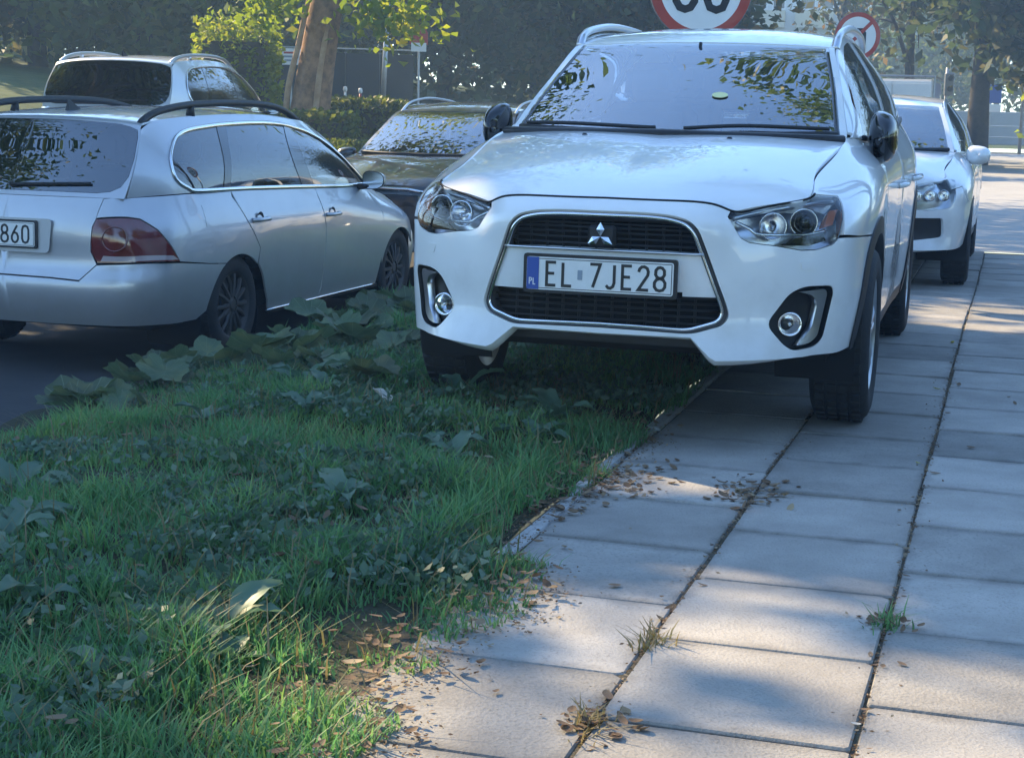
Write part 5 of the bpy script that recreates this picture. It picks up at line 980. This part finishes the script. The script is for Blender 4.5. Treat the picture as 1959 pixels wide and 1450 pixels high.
def canopy_cull(C, r):
    n, d = hits(C); p = np.zeros(len(C))
    for (a, b, x, y, t) in GAPS:
        u, v = n-a, d-b; u2 = u*math.cos(t)+v*math.sin(t); v2 = -u*math.sin(t)+v*math.cos(t); x, y = x+.13, y+.13; p = np.maximum(p, np.exp(-((u2/x)**2+(v2/y)**2)**2*.7))
    n, d = hits(C, .98)
    for (a, b, x, y, t) in BON: p = np.maximum(p, .8*np.exp(-(((n-a)/x)**2+((d-b)/y)**2)**1.5*.7))
    return r.random(len(C)) > p*1.03
def shade(name, label, g, z, R_, nleaf, seed, tr=.22, m='leaf_green', rz=2.6, group='street trees shading the pavement'):
    """street tree whose crown throws its shade around ground point g"""
    c = np.array([g[0], g[1], 0])+SUNV*(z/SUNV[2]); base = (c[0], c[1], float(zbank(np.dot(c[:2], NV), 0)) if np.dot(c[:2], NV) < -10.4 else -.1)
    return tree(name, label, base, z+rz*.9, c, (R_, R_, rz), nleaf, .21, m, tr, seed, canopy_cull, nclump=90, group=group, zmin=3.3)
shade('street_tree', 'leafy street tree left of the frame shading the grass verge', (-2.0, 3.5), 7.0, 4.3, 15000, 11)
shade('street_tree', 'leafy street tree left of the frame shading the near paving', (2.3, 4.6), 10.5, 4.4, 16000, 12)
shade('street_tree', 'leafy street tree left of the frame shading the parked white crossover', (1.2, 8.6), 7.2, 4.2, 15000, 13)
shade('street_tree', 'leafy street tree left of the frame shading the silver estate car', (-4.8, 8.5), 6.4, 3.6, 10000, 14)
# the tree with stripped bark on the bank
tb = (-3.45, 26.8, .95)
st = tree('bark_stripped_tree', 'thick leaning tree trunk with torn bark and bright lit leaves', tb, 12, (-.8, 28.0, 8.8), (4.6, 4.6, 3.4), 15000, .22, 'leaf_yellow', .29, 21, None, (2.2, .2), bark='bark', zmin=2.9, nclump=80)
b = MB(); b.tube(catmull([(-.34, -.12, -.1), (-.27, -.16, .5), (-.10, -.16, 1.2), (.05, -.14, 1.9)], 5), [.05]*8+[.045]*5+[.03]*3, 8); b.build('torn_bark', 'bare_wood', st, smooth=True)
b = MB(); b.tube(catmull([(.16, -.28, -.05), (.22, -.28, .5), (.29, -.27, 1.0), (.36, -.22, 1.45)], 5), [.05]*8+[.045]*5+[.03]*3, 8); b.build('torn_bark', 'bare_wood', st, smooth=True)
# low hanging bright sprays
r = np.random.default_rng(5); C = np.concatenate([np.array([-3.15+1.1, 26.3, 2.55])+r.normal(size=(420, 3))*(.42, .3, .26), np.array([-4.0, 26.4, 2.75])+r.normal(size=(240, 3))*(.3, .3, .2)]); V, F = leaf_quads(C-np.array(tb), .17, r); mkfast('low_branch', V, F, 'leaf_yellow', st, kind='stuff')
# trees and shrubs that close the view
BG = [(-13.5, 33, 3.2, 'leaf_autumn', 'copper tinged tree beside the yellow building at far left'), (-10.2, 35, 3.0, 'leaf_dark', 'dark spreading tree above the silver sport utility car'), (-7.6, 33.5, 2.4, 'leaf_green', 'sunny green shrubby tree left of the torn trunk'),
      (-1.9, 42, 3.6, 'leaf_dark', 'dark dense tree behind the black sheet fence'), (1.2, 40, 3.2, 'leaf_dark', 'dark dense tree behind the black crossover'), (3.9, 41, 2.8, 'leaf_autumn', 'browning dense tree just left of the speed sign'), (-5.0, 44, 3.6, 'leaf_green', 'tall green tree behind the torn trunk')]
for i, (x, y, R_, m, lb) in enumerate(BG):
    z0 = float(zbank(np.dot((x, y), NV), 0)) if np.dot((x, y), NV) < -10.5 else -.1
    hh = (3.0, 2.9, 2.2, 4.2, 4.2, 4.0, 4.2)[i]
    tree('tree', lb, (x, y, z0), hh*2.1, (x, y, z0+hh), (R_, R_*.9, hh*.95), 9000, .26, m, .2, 40+i, canopy_cull, group='trees closing the view', nclump=70, shell=.35)
tree('tree', 'huge dark tree over the far end of the pavement', nd(-1.0, 46.5, -.1), 12, (14.3, 42.5, 6.6), (5.6, 5.0, 5.2), 42000, .34, 'leaf_dark', .30, 60, canopy_cull, group='trees closing the view', nclump=170, shell=.2, zmin=1.9)
tree('tree', 'dense dark tree filling the view between the turn ban sign and the far trunk', (11.6, 49, -.1), 9, (11.6, 49, 4.3), (2.3, 2.6, 4.2), 12000, .28, 'leaf_dark', .2, 63, canopy_cull, group='trees closing the view', nclump=90, shell=.2)
tree('tree', 'sparse yellowing tree behind the no left turn sign', (12.1, 62, -.1), 11, (12.1, 62, 5.4), (2.0, 2, 4.6), 2200, .30, 'leaf_autumn', .22, 61, None, group='trees closing the view', nclump=60)
tree('tree', 'yellow lit tree at the right edge of the pavement', nd(2.9, 52, -.1), 10, nd(3.2, 52, 5.0), (2.6, 2.6, 4.4), 6000, .26, 'leaf_yellow', .2, 62, None, group='trees closing the view', nclump=60)
for i, (n_, d_) in enumerate([(-23, 88), (-4, 96), (6, 92), (15, 84), (-26, 90), (-20, 70), (-38, 80), (-30, 55), (-24, 44)]):
    p = nd(n_, d_, 0); z0 = float(zbank(n_, 0)) if n_ < -10.5 else 0
    tree('tree', ['distant dark tree left of the cross street mouth', 'distant green tree straight beyond the pavement end', 'distant autumn tree right of the pavement end', 'distant dark tree at far right beyond the cross street', 'distant green tree behind the apartment block', 'distant autumn tree left of the apartment block', 'distant dark tree behind the speed sign', 'distant green tree behind the black sheet fence', 'distant autumn tree behind the copper tinged tree'][i], (p[0], p[1], z0), 11, (p[0], p[1], z0+5.2), (5.2, 4.6, 5.2), 6000, .45, ('leaf_dark', 'leaf_green', 'leaf_autumn')[i % 3], .25, 70+i, None, group='distant tree belt', nclump=50, shell=.3)
for i, (x, y, R_, m) in enumerate([(-18.5, 52, 4.5, 'leaf_dark'), (-13.0, 55, 4.5, 'leaf_green'), (-8.0, 56, 4.5, 'leaf_dark'), (0.5, 58, 4.5, 'leaf_dark'), (3.8, 56, 3.6, 'leaf_dark'), (26.5, 80, 5, 'leaf_dark')]):
    tree('tree', ['dark tree filling the gap behind the yellow building', 'green tree filling the gap above the sport utility car', 'dark tree deep behind the torn trunk', 'dark tree deep behind the sign pole', 'dark tree deep left of the speed sign', 'dark tree deep behind the far right lamp post'][i], (x, y, .3), 10, (x, y, 4.6), (R_, 3.4, 4.8), 8000, .36, m, .2, 110+i, None, group='deep background trees', nclump=70, shell=.2)
# trees behind the photographer, seen only mirrored in the glass and paint
for i, (x, y, R_) in enumerate([(5.5, -7, 3.6), (-6.5, -9, 4.0), (11, -1.5, 3.2), (7.6, 15.2, 3.2)]):
    tree('tree', ['nearer tree behind the viewpoint on the pavement side', 'tree behind the viewpoint on the road side', 'tree right of the viewpoint beyond the pavement', 'tall tree right of the frame beyond the parked hatchback'][i], (x, y, 0), 9 if i < 3 else 13, (x, y, 5.6) if i < 3 else (4.9, 13.9, 11), (R_, R_, 3.2), 6000 if i < 3 else 4200, .26, 'leaf_green', .2, 90+i, None, (0, 0) if i < 3 else (-2.2, -1), group='trees behind the viewpoint', nclump=50)
# ---------------------------------------------------------------- grass, weeds, leaves
leaf_mat('grass_blade', (.075, .18, .07), (.125, .28, .105), (.22, .33, .11), .4, 2.2); leaf_mat('grass_dry', (.16, .13, .06), (.22, .18, .09), (.10, .12, .04), .3, 3); leaf_mat('weed_leaf', (.07, .13, .08), (.10, .17, .11), (.15, .21, .13), .25, 4, .45); leaf_mat('butterbur_leaf', (.06, .10, .07), (.10, .145, .105), (.16, .20, .15), .25, 5, .5)
leaf_mat('dry_leaf', (.11, .065, .035), (.20, .13, .075), (.33, .25, .15), .15, 6, .7); leaf_mat('pale_leaf', (.42, .39, .32), (.55, .52, .44), (.62, .60, .54), .15, 20, .7); leaf_mat('yellow_leaf', (.30, .24, .03), (.42, .36, .05), (.35, .38, .06), .25, 8)
def vz(n, d): return zverge(n, d)+.05*(noise2(n, d, 2.2, 3)-.5)+.03*(noise2(n, d, 6, 4)-.5)
def blades(n, d, z, hgt, r, wid=.0035, bend=.6):
    k = len(n); p = np.concatenate([ND(n, d), z[:, None]], 1); a = r.uniform(0, 2*math.pi, k); u = np.stack([np.cos(a), np.sin(a), np.zeros(k)], 1); w = np.stack([-np.sin(a), np.cos(a), np.zeros(k)], 1)*(wid*r.uniform(.6, 1.5, k))[:, None]
    b = (bend*r.uniform(.1, 1.3, k)*hgt)[:, None]; h = hgt[:, None]*np.array([0, 0, 1.]); m = p+h*.55+u*b*.3; t = p+h*.95+u*b
    V = np.stack([p-w, p+w, m+w*.8, m-w*.8, t+w*.12, t-w*.12], 1).reshape(-1, 3); i = np.arange(k)[:, None]*6
    return V, np.concatenate([i+np.array([0, 1, 2, 3]), i+np.array([3, 2, 4, 5])])
r = np.random.default_rng(31)
def scatter(k, n0, n1, d0, d1, thr=.0, pw=1.0):
    n = r.uniform(n0, n1, k); d = d0+(d1-d0)*r.random(k)**pw; q = noise2(n, d, 3.0, 8)*.6+noise2(n, d, 9, 9)*.4; ok = r.random(k) < np.clip((q-thr)*3.2+.25, .06, 1); return n[ok], d[ok], q[ok]
def edge_n(d): return KN+np.where(d < 3.95, .05+.13*noise2(d*0, d, 2.3, 12)+.10*noise2(d*0, d, 9, 13), np.where(d < 4.7, -.05+.05*noise2(d*0, d, 8, 13), .0+.08*noise2(d*0, d, 5, 13)))
for nm, k, n0, d0, d1, hs, wd, pw in (('grass', 150000, -3.9, 2.0, 8.5, (.05, .12), .0026, 1.3), ('grass', 60000, RN-.02, 8.5, 24, (.07, .16), .005, 1.2)):
    n, d, q = scatter(k, n0, KN+.32, d0, d1, .30, pw); ok = n < edge_n(d); n, d, q = n[ok], d[ok], q[ok]
    z = np.where(n > KN, zpave(d)-.012, vz(n, d)-.006); cl = noise2(n, d, 5, 21)*.6+noise2(n, d, 14, 22)*.4; h_ = r.uniform(hs[0], hs[1], len(n))*(.25+1.5*cl**1.5)*(.5+.9*q)*.78*np.where(n > KN-.1, .7, 1); V, F = blades(n, d, z, h_, r, wd, .95); o = mkfast(nm, V, F, 'grass_blade', None, kind='stuff'); tag(o, 'dark green rough grass growing over the verge', 'grass')
n, d, q = scatter(9000, -3.6, KN+.25, 2.0, 9, .3); ok = n < edge_n(d); n, d = n[ok], d[ok]; V, F = blades(n, d, np.where(n > KN, zpave(d)-.01, vz(n, d)), r.uniform(.04, .13, len(n)), r, .002, 1.2); tag(mkfast('dry_grass', V, F, 'grass_dry', None, kind='stuff'), 'dry straw coloured blades among the verge grass', 'grass')
n, d, q = scatter(52000, -3.8, KN+.1, 2.0, 9, .42); ok = (n < edge_n(d)-.03) & (noise2(n, d, 1.6, 44) > .45); n, d = n[ok], d[ok]; C = np.concatenate([ND(n, d), (vz(n, d)+r.uniform(.015, .07, len(n)))[:, None]], 1); V, F = leaf_quads(C, .028, r); tag(mkfast('clover', V, F, 'weed_leaf', None, kind='stuff'), 'small leaved clover patches creeping through the grass', 'clover')
# broad leaves
def blade_leaf(L=.14, W=.06, seed=0, tooth=.0):
    q = random.Random(seed); V, F = [], []; k = 9
    for i in range(k+1):
        t = i/k; w = W*math.sin(math.pi*min(1, t*.93+.05))**.75*(1+tooth*(i % 2)); y = L*t; z = .32*L*math.sin(t*2.4)-.02*t; u = q.uniform(-.006, .006)
        V += [(-w/2, y, z+W*.16+u), (-w/4, y, z+W*.05), (0, y, z-W*.02), (w/4, y, z+W*.05), (w/2, y, z+W*.16-u)]
    for i in range(k):
        for j in range(4): a = i*5+j; F.append((a, a+1, a+6, a+5))
    return V, F
def round_leaf(Rr=.12, seed=0, teeth=11):
    q = random.Random(seed); V = [(0, 0, 0)]; F = []; m = 44; ph = q.uniform(0, 6)
    for j, f in enumerate((.35, .7, 1.0)):
        for k in range(m):
            a = 2*math.pi*k/m; notch = 1-.55*math.exp(-((a-math.pi*1.5)/.32)**2); rr = Rr*f*notch*(1+((.16*(abs((k*teeth/m) % 1-.5)*2)-.10*q.random()) if j == 2 else 0))*(1+.10*math.sin(3*a+ph)); V.append((rr*math.cos(a), rr*math.sin(a), .10*Rr*math.sin(5*a+ph)*f*f+.16*Rr*f*f*math.sin(2*a+ph*2)+.25*Rr*f*f))
    for k in range(m): F.append((0, 1+k, 1+(k+1) % m))
    for j in range(2):
        for k in range(m): a, b = 1+j*m, 1+(j+1)*m; F.append((a+k, b+k, b+(k+1) % m, a+(k+1) % m))
    return V, F
def mesh(name, V, F, m, smooth=True):
    me = bpy.data.meshes.new(name); me.from_pydata(V, [], F); me.materials.append(MATS[m])
    if smooth: me.polygons.foreach_set('use_smooth', [True]*len(me.polygons))
    return me
WL = [mesh('leaf', *blade_leaf(.11+.02*k, .045+.008*k, k, .12*(k % 2)), 'weed_leaf') for k in range(4)]; 
def veined(name, cols, nv):
    m = leaf_mat(name, *cols, .25, 9, .55); N, L = m.node_tree.nodes, m.node_tree.links; d = next(n for n in N if n.type == 'BSDF_PRINCIPLED'); src = d.inputs['Base Color'].links[0].from_socket
    tc = N.new('ShaderNodeTexCoord'); sp = N.new('ShaderNodeSeparateXYZ'); L.new(tc.outputs['Object'], sp.inputs[0]); at = N.new('ShaderNodeMath'); at.operation = 'ARCTAN2'; L.new(sp.outputs['Y'], at.inputs[0]); L.new(sp.outputs['X'], at.inputs[1])
    mu = N.new('ShaderNodeMath'); mu.operation = 'MULTIPLY'; mu.inputs[1].default_value = nv/2; L.new(at.outputs[0], mu.inputs[0]); si = N.new('ShaderNodeMath'); si.operation = 'SINE'; L.new(mu.outputs[0], si.inputs[0]); ab = N.new('ShaderNodeMath'); ab.operation = 'ABSOLUTE'; L.new(si.outputs[0], ab.inputs[0])
    ra = N.new('ShaderNodeValToRGB'); ra.color_ramp.elements[0].color = (1, 1, 1, 1); ra.color_ramp.elements[1].color = (0, 0, 0, 1); ra.color_ramp.elements[1].position = .16; L.new(ab.outputs[0], ra.inputs[0])
    oi = N.new('ShaderNodeObjectInfo'); hs = N.new('ShaderNodeHueSaturation'); mr = N.new('ShaderNodeMapRange'); mr.inputs['To Min'].default_value = .46; mr.inputs['To Max'].default_value = .52; L.new(oi.outputs['Random'], mr.inputs['Value']); L.new(mr.outputs[0], hs.inputs['Hue']); m2 = N.new('ShaderNodeMapRange'); m2.inputs['To Min'].default_value = .65; m2.inputs['To Max'].default_value = 1.25; L.new(oi.outputs['Random'], m2.inputs['Value']); L.new(m2.outputs[0], hs.inputs['Value']); L.new(src, hs.inputs['Color'])
    mx = N.new('ShaderNodeMix'); mx.data_type = 'RGBA'; mf = N.new('ShaderNodeMath'); mf.operation = 'MULTIPLY'; mf.inputs[1].default_value = .55; L.new(ra.outputs[0], mf.inputs[0]); L.new(mf.outputs[0], mx.inputs['Factor']); L.new(hs.outputs[0], mx.inputs['A']); mx.inputs['B'].default_value = (.30, .36, .22, 1); L.new(mx.outputs['Result'], d.inputs['Base Color'])
    bu = N.new('ShaderNodeBump'); bu.inputs['Strength'].default_value = .6; bu.inputs['Distance'].default_value = .004; bu.invert = True; L.new(ra.outputs[0], bu.inputs['Height']); L.new(bu.outputs[0], d.inputs['Normal'])
veined('butterbur_veined', ((.07, .11, .06), (.11, .155, .085), (.18, .20, .09)), 14)
RL = [mesh('leaf', *round_leaf(.075+.018*k, k, 13), 'butterbur_veined') for k in range(6)]
rp = random.Random(77)
def weed(name, label, n, d, k, sc, group):
    z = float(vz(n, d)); t = thing(name, label, 'plant', nd(n, d, z), rp.uniform(0, 6), group); a0 = rp.uniform(0, 6)
    for i in range(k):
        o = bpy.data.objects.new('leaf', rp.choice(WL)); COL.objects.link(o); o.parent = t; s = sc*rp.uniform(.7, 1.25); o.scale = (s, s, s); o.location = (0, 0, .01); o.rotation_euler = (rp.uniform(-.1, .5), rp.uniform(-.2, .2), a0+2*math.pi*i/k+rp.uniform(-.3, .3))
def butterbur(label, n, d, k, sc):
    z = float(vz(n, d)); t = thing('butterbur_plant', label, 'plant', nd(n, d, z), rp.uniform(0, 6), 'big leaved plants along the road kerb')
    for i in range(k):
        a = 2*math.pi*i/k+rp.uniform(-.4, .4); rad = rp.uniform(.05, .24)*sc; h = rp.uniform(.03, .13)*sc; tip = Vector((rad*math.cos(a), rad*math.sin(a), h))
        o = bpy.data.objects.new('leaf', rp.choice(RL)); COL.objects.link(o); o.parent = t; s = sc*rp.uniform(.7, 1.15); o.scale = (s, s, s); o.location = tip; o.rotation_euler = (rp.uniform(-.45, .45), rp.uniform(-.45, .45), a-math.pi/2)
        MB().tube([(0, 0, -.02), tip*.6+Vector((0, 0, -.02)), tip], .006, 6).build('stalk', 'weed_leaf', t, smooth=True)
BB = [(-3.55, 5.9, 5, 1.0, 'big leaved plant nearest the camera at the road kerb'), (-3.75, 6.7, 6, 1.1, 'big leaved plant under the rear bumper of the silver estate'), (-3.35, 7.0, 6, 1.0, 'big leaved plant in front of the rear wheel of the silver estate'), (-3.55, 7.6, 7, 1.1, 'big leaved plant hiding the rear tyre of the silver estate'), (-3.2, 7.7, 6, 1.05, 'ragged big leaved plant in the middle of the verge'), (-3.0, 6.6, 5, .9, 'lower big leaved plant nearer the white crossover'),
      (-3.6, 8.5, 6, 1.1, 'big leaved plant beside the rear door sill of the silver estate'), (-3.3, 9.0, 6, 1.0, 'big leaved plant between the two near cars'), (-3.7, 9.6, 6, 1.1, 'big leaved plant beside the front door of the silver estate'), (-3.1, 9.8, 5, .9, 'big leaved plant just left of the fog light of the white crossover'), (-3.5, 10.6, 6, 1.0, 'big leaved plant by the front wheel of the silver estate'), (-2.75, 7.3, 4, .8, 'small big leaved plant close to the crossover bumper'), (-2.6, 6.2, 4, .7, 'lone flat leaved plant in the shaded grass'), (-3.9, 7.2, 6, 1.0, 'big leaved plant leaning over the kerb')]
for n_, d_, k, s_, lb in BB: butterbur(lb, n_, d_, k+4, s_*.84)
for i in range(46):
    n_, d_ = rp.uniform(-3.3, -1.45), rp.uniform(2.3, 6.5)
    weed('broadleaf_weed', 'low broad leaved weed growing in the verge grass', n_, d_, rp.randint(4, 7), rp.uniform(.55, 1.15), 'broad leaved weeds in the verge')
for (n_, d_, lb) in [(-.21, 3.76, 'green weed tuft growing in the slab joint at right'), (-.71, 2.90, 'dry weed tuft with litter in the nearest slab joint'), (-.70, 3.42, 'small pale weed tuft in the middle slab joint')]:
    t = thing('joint_weed', lb, 'plant', nd(n_, d_, 0), 0); a, b_ = np.full(70, n_)+r.normal(size=70)*.018, np.full(70, d_)+r.normal(size=70)*.035; V, F = blades(a, b_, np.full(70, -.012), r.uniform(.02, .06, 70), r, .0022, 1.6); mkfast('blades', V-np.array(nd(n_, d_, 0)), F, 'grass_dry' if 'dry' in lb or 'pale' in lb else 'grass_blade', t, kind='stuff')
# fallen leaves
def dead(k):
    q = random.Random(k); L, W = q.uniform(.025, .06), q.uniform(.006, .019); c = q.uniform(.05, .75); V, F = [], []
    for i in range(6):
        t = i/5; w = W*math.sin(math.pi*min(1, t*.9+.06))**.8; z = .25*L*c*(2*t-1)**2; V += [(-w, (t-.5)*L, z+w*c*.7), (0, (t-.5)*L, z), (w, (t-.5)*L, z+w*c*.55)]
    for i in range(5): a = i*3; F += [(a, a+1, a+4, a+3), (a+1, a+2, a+5, a+4)]
    return V, F
DL = [mesh('fallen_leaf', *dead(k), 'dry_leaf') for k in range(8)]; YL = mesh('fallen_leaf', *dead(20), 'yellow_leaf'); PL_ = [mesh('fallen_leaf', *dead(30+k), 'pale_leaf') for k in range(2)]
for i in range(80):
    n_ = rp.choice([rp.uniform(-1.2, .7), -.707+rp.gauss(0, .03), -.211+rp.gauss(0, .03), -1.15+abs(rp.gauss(0, .1))]); d_ = 2.4+9*rp.random()**1.6
    if -2.25 < n_ < -.45 and d_ > 5.6: n_ = rp.uniform(-.3, .6)
    o = bpy.data.objects.new('fallen_leaf', rp.choice(DL) if i % 9 else rp.choice(PL_+[YL])); COL.objects.link(o); s = rp.uniform(.3, .85); o.scale = (s*rp.uniform(.6, 1.1), s, s*rp.uniform(.6, 1.6)); o.location = nd(n_, d_, float(zpave(d_))+.003); o.rotation_euler = (rp.gauss(0, .12), rp.gauss(0, .12), rp.uniform(0, 6.3))
    tag(o, ('small dry brown leaf lying loose on the paving slabs' if o.data in DL else 'small pale or yellow leaf lying loose on the paving slabs'), 'leaf', 'loose leaves on the paving')
def litter(name, label, pts, m='dry_leaf', size=1.0):
    VV, FF = [], []
    for (n_, d_, z) in pts:
        V, F = dead(rp.randint(0, 50)); Rm = Matrix.Rotation(rp.uniform(0, 6.3), 3, 'Z') @ Matrix.Rotation(rp.gauss(0, .25), 3, 'X'); s = size*rp.uniform(.22, .85); p = Vector(nd(n_, d_, z)); k = len(VV); VV += [tuple(Rm @ Vector(v)*s+p) for v in V]; FF += [tuple(i+k for i in f) for f in F]
    tag(mkfast(name, VV, FF, m, None, True, 'stuff'), label, 'leaves')
pile = lambda n_, d_, a, b, k: [(n_+rp.gauss(0, a), d_+rp.gauss(0, b), .002+abs(rp.gauss(0, .006))) for _ in range(k)]
litter('leaf_litter', 'heap of dry brown leaves at the grass edge before the crossover', pile(-1.13, 4.95, .07, .17, 150)+pile(-1.2, 4.6, .05, .15, 60)); litter('leaf_litter', 'dark heap of dry leaves on the slab joint before the crossover', pile(-.72, 4.92, .07, .10, 130)); litter('leaf_litter', 'dry leaf litter in the nearest slab joint', pile(-.71, 2.92, .05, .035, 45)); litter('leaf_litter', 'dry leaf litter around the right slab joint', pile(-.21, 3.76, .04, .03, 30)+[(-.211+rp.gauss(0, .012), rp.uniform(2.6, 6), -.004) for _ in range(30)]+[(-.707+rp.gauss(0, .012), rp.uniform(2.6, 5), -.004) for _ in range(35)])
litter('leaf_litter', 'dry leaves strewn along the edge of the grass', [(float(edge_n(np.array([q]))[0])+rp.gauss(-.06, .07), q, .004+abs(rp.gauss(0, .02))) for q in [rp.uniform(2.2, 6) for _ in range(640)]]); litter('leaf_litter', 'dead leaves lying scattered in the verge grass', [(n_, d_, float(vz(n_, d_))+rp.uniform(.02, .06)) for n_, d_ in [(rp.uniform(-3.6, -1.4), rp.uniform(2.2, 8)) for _ in range(260)]], size=1.3)
# crumbs of soil and leaf in the joints and along the grass edge
k = 2600; jn = r.choice([-1.203, -.707, -.707, -.707, -.211, -.211, -.211, .285], k)+r.normal(size=k)*np.where(r.random(k) < .75, .006, .03); jd = r.uniform(2.2, 9, k); C = np.concatenate([ND(jn, jd), np.full((k, 1), .0)+r.uniform(-.004, .003, (k, 1))], 1)
k = 1800; ed_ = r.uniform(2.2, 6, k); en = edge_n(ed_)+np.abs(r.normal(size=k))*.06-.02; C = np.concatenate([C, np.concatenate([ND(en, ed_), r.uniform(.001, .006, (k, 1))], 1)]); V, F = leaf_quads(C, .011, r); V[:, 2] = np.repeat(C[:, 2], 4)+(V[:, 2]-np.repeat(C[:, 2], 4))*.45; tag(mkfast('joint_crumbs', V, F, 'dry_leaf', None, kind='stuff'), 'crumbs of leaf and soil lying in the slab joints', 'litter')
o = bpy.data.objects.new('crumpled_leaf', mesh('crumpled_leaf', *round_leaf(.042, 5, 5), 'pale_leaf')); COL.objects.link(o); o.location = nd(-2.2, 5.56, float(vz(-2.2, 5.56))+.06); o.rotation_euler = (.5, .3, 1); tag(o, 'crumpled whitish leaf lying alone in the dark grass', 'leaf')
# hedge on the bank
def hedge(name, label, c, size, k, m, seed):
    q = np.random.default_rng(seed); t = thing(name, label, 'hedge', c); u = q.uniform(-.5, .5, (k, 3)); ax = q.integers(0, 3, k); side = np.sign(q.uniform(-1, 1, k)); u[np.arange(k), ax] = .5*side; u += q.normal(size=(k, 3))*.05; C = u*np.array(size)+np.array([0, 0, size[2]/2]); C *= 1+.08*np.sin(C*4)
    V, F = leaf_quads(C, .10, q); mkfast('foliage', V, F, m, t); MB().box((0, 0, size[2]*.42), (size[0]*.82, size[1]*.82, size[2]*.8)).build('twigs', 'bark_dark', t)
hedge('hedge', 'trimmed yellow green hedge right of the torn trunk', (-2.75, 27.6, .55), (1.5, .8, .65), 2600, 'leaf_hedge', 1); hedge('hedge', 'low rounded hedge bush at the foot of the torn trunk', (-3.3, 25.9, .35), (1.3, .8, .62), 2200, 'leaf_hedge', 2); hedge('hedge', 'low hedge bush on the bank left of the black car', (-2.75, 24.4, .0), (1.5, .8, .55), 2200, 'leaf_hedge', 3); hedge('hedge', 'leafy sunlit bush left of the torn trunk', (-4.7, 27.4, .9), (1.2, 1.0, 1.5), 3000, 'leaf_yellow', 4)
for i, (n_, d_) in enumerate([(3.3, 3.5), (3.6, 6.0), (3.3, 8.5), (3.7, 11), (3.4, 14), (3.6, 17.5)]):
    hedge('bush', ['sunlit bush right of the frame nearest the viewpoint', 'sunlit bush right of the frame opposite the crossover nose', 'sunlit bush right of the frame opposite the crossover doors', 'sunlit bush right of the frame behind the crossover', 'sunlit bush right of the frame opposite the hatchback', 'sunlit bush right of the frame past the hatchback'][i], nd(n_, d_, -.05), (1.3, 1.9, 1.5), 2600, ('leaf_yellow', 'leaf_hedge')[i % 2], 50+i)
# ---------------------------------------------------------------- haze volume added to stand in for the bluish lens veil
hz = MB().box((0, 55, 14), (320, 330, 32)).build('haze', 'white_paint', None); hz['kind'] = 'stuff'; hz['label'] = 'thin bluish haze volume standing in for the lens veil'; hz['category'] = 'haze'
m = bpy.data.materials.new('haze'); m.use_nodes = True; N, L = m.node_tree.nodes, m.node_tree.links; N.clear(); o = N.new('ShaderNodeOutputMaterial'); v = N.new('ShaderNodeVolumePrincipled'); v.inputs['Color'].default_value = (.5, .75, 1, 1); v.inputs['Density'].default_value = .0038; v.inputs['Anisotropy'].default_value = .3
L.new(v.outputs[0], o.inputs['Volume']); hz.data.materials.clear(); hz.data.materials.append(m)
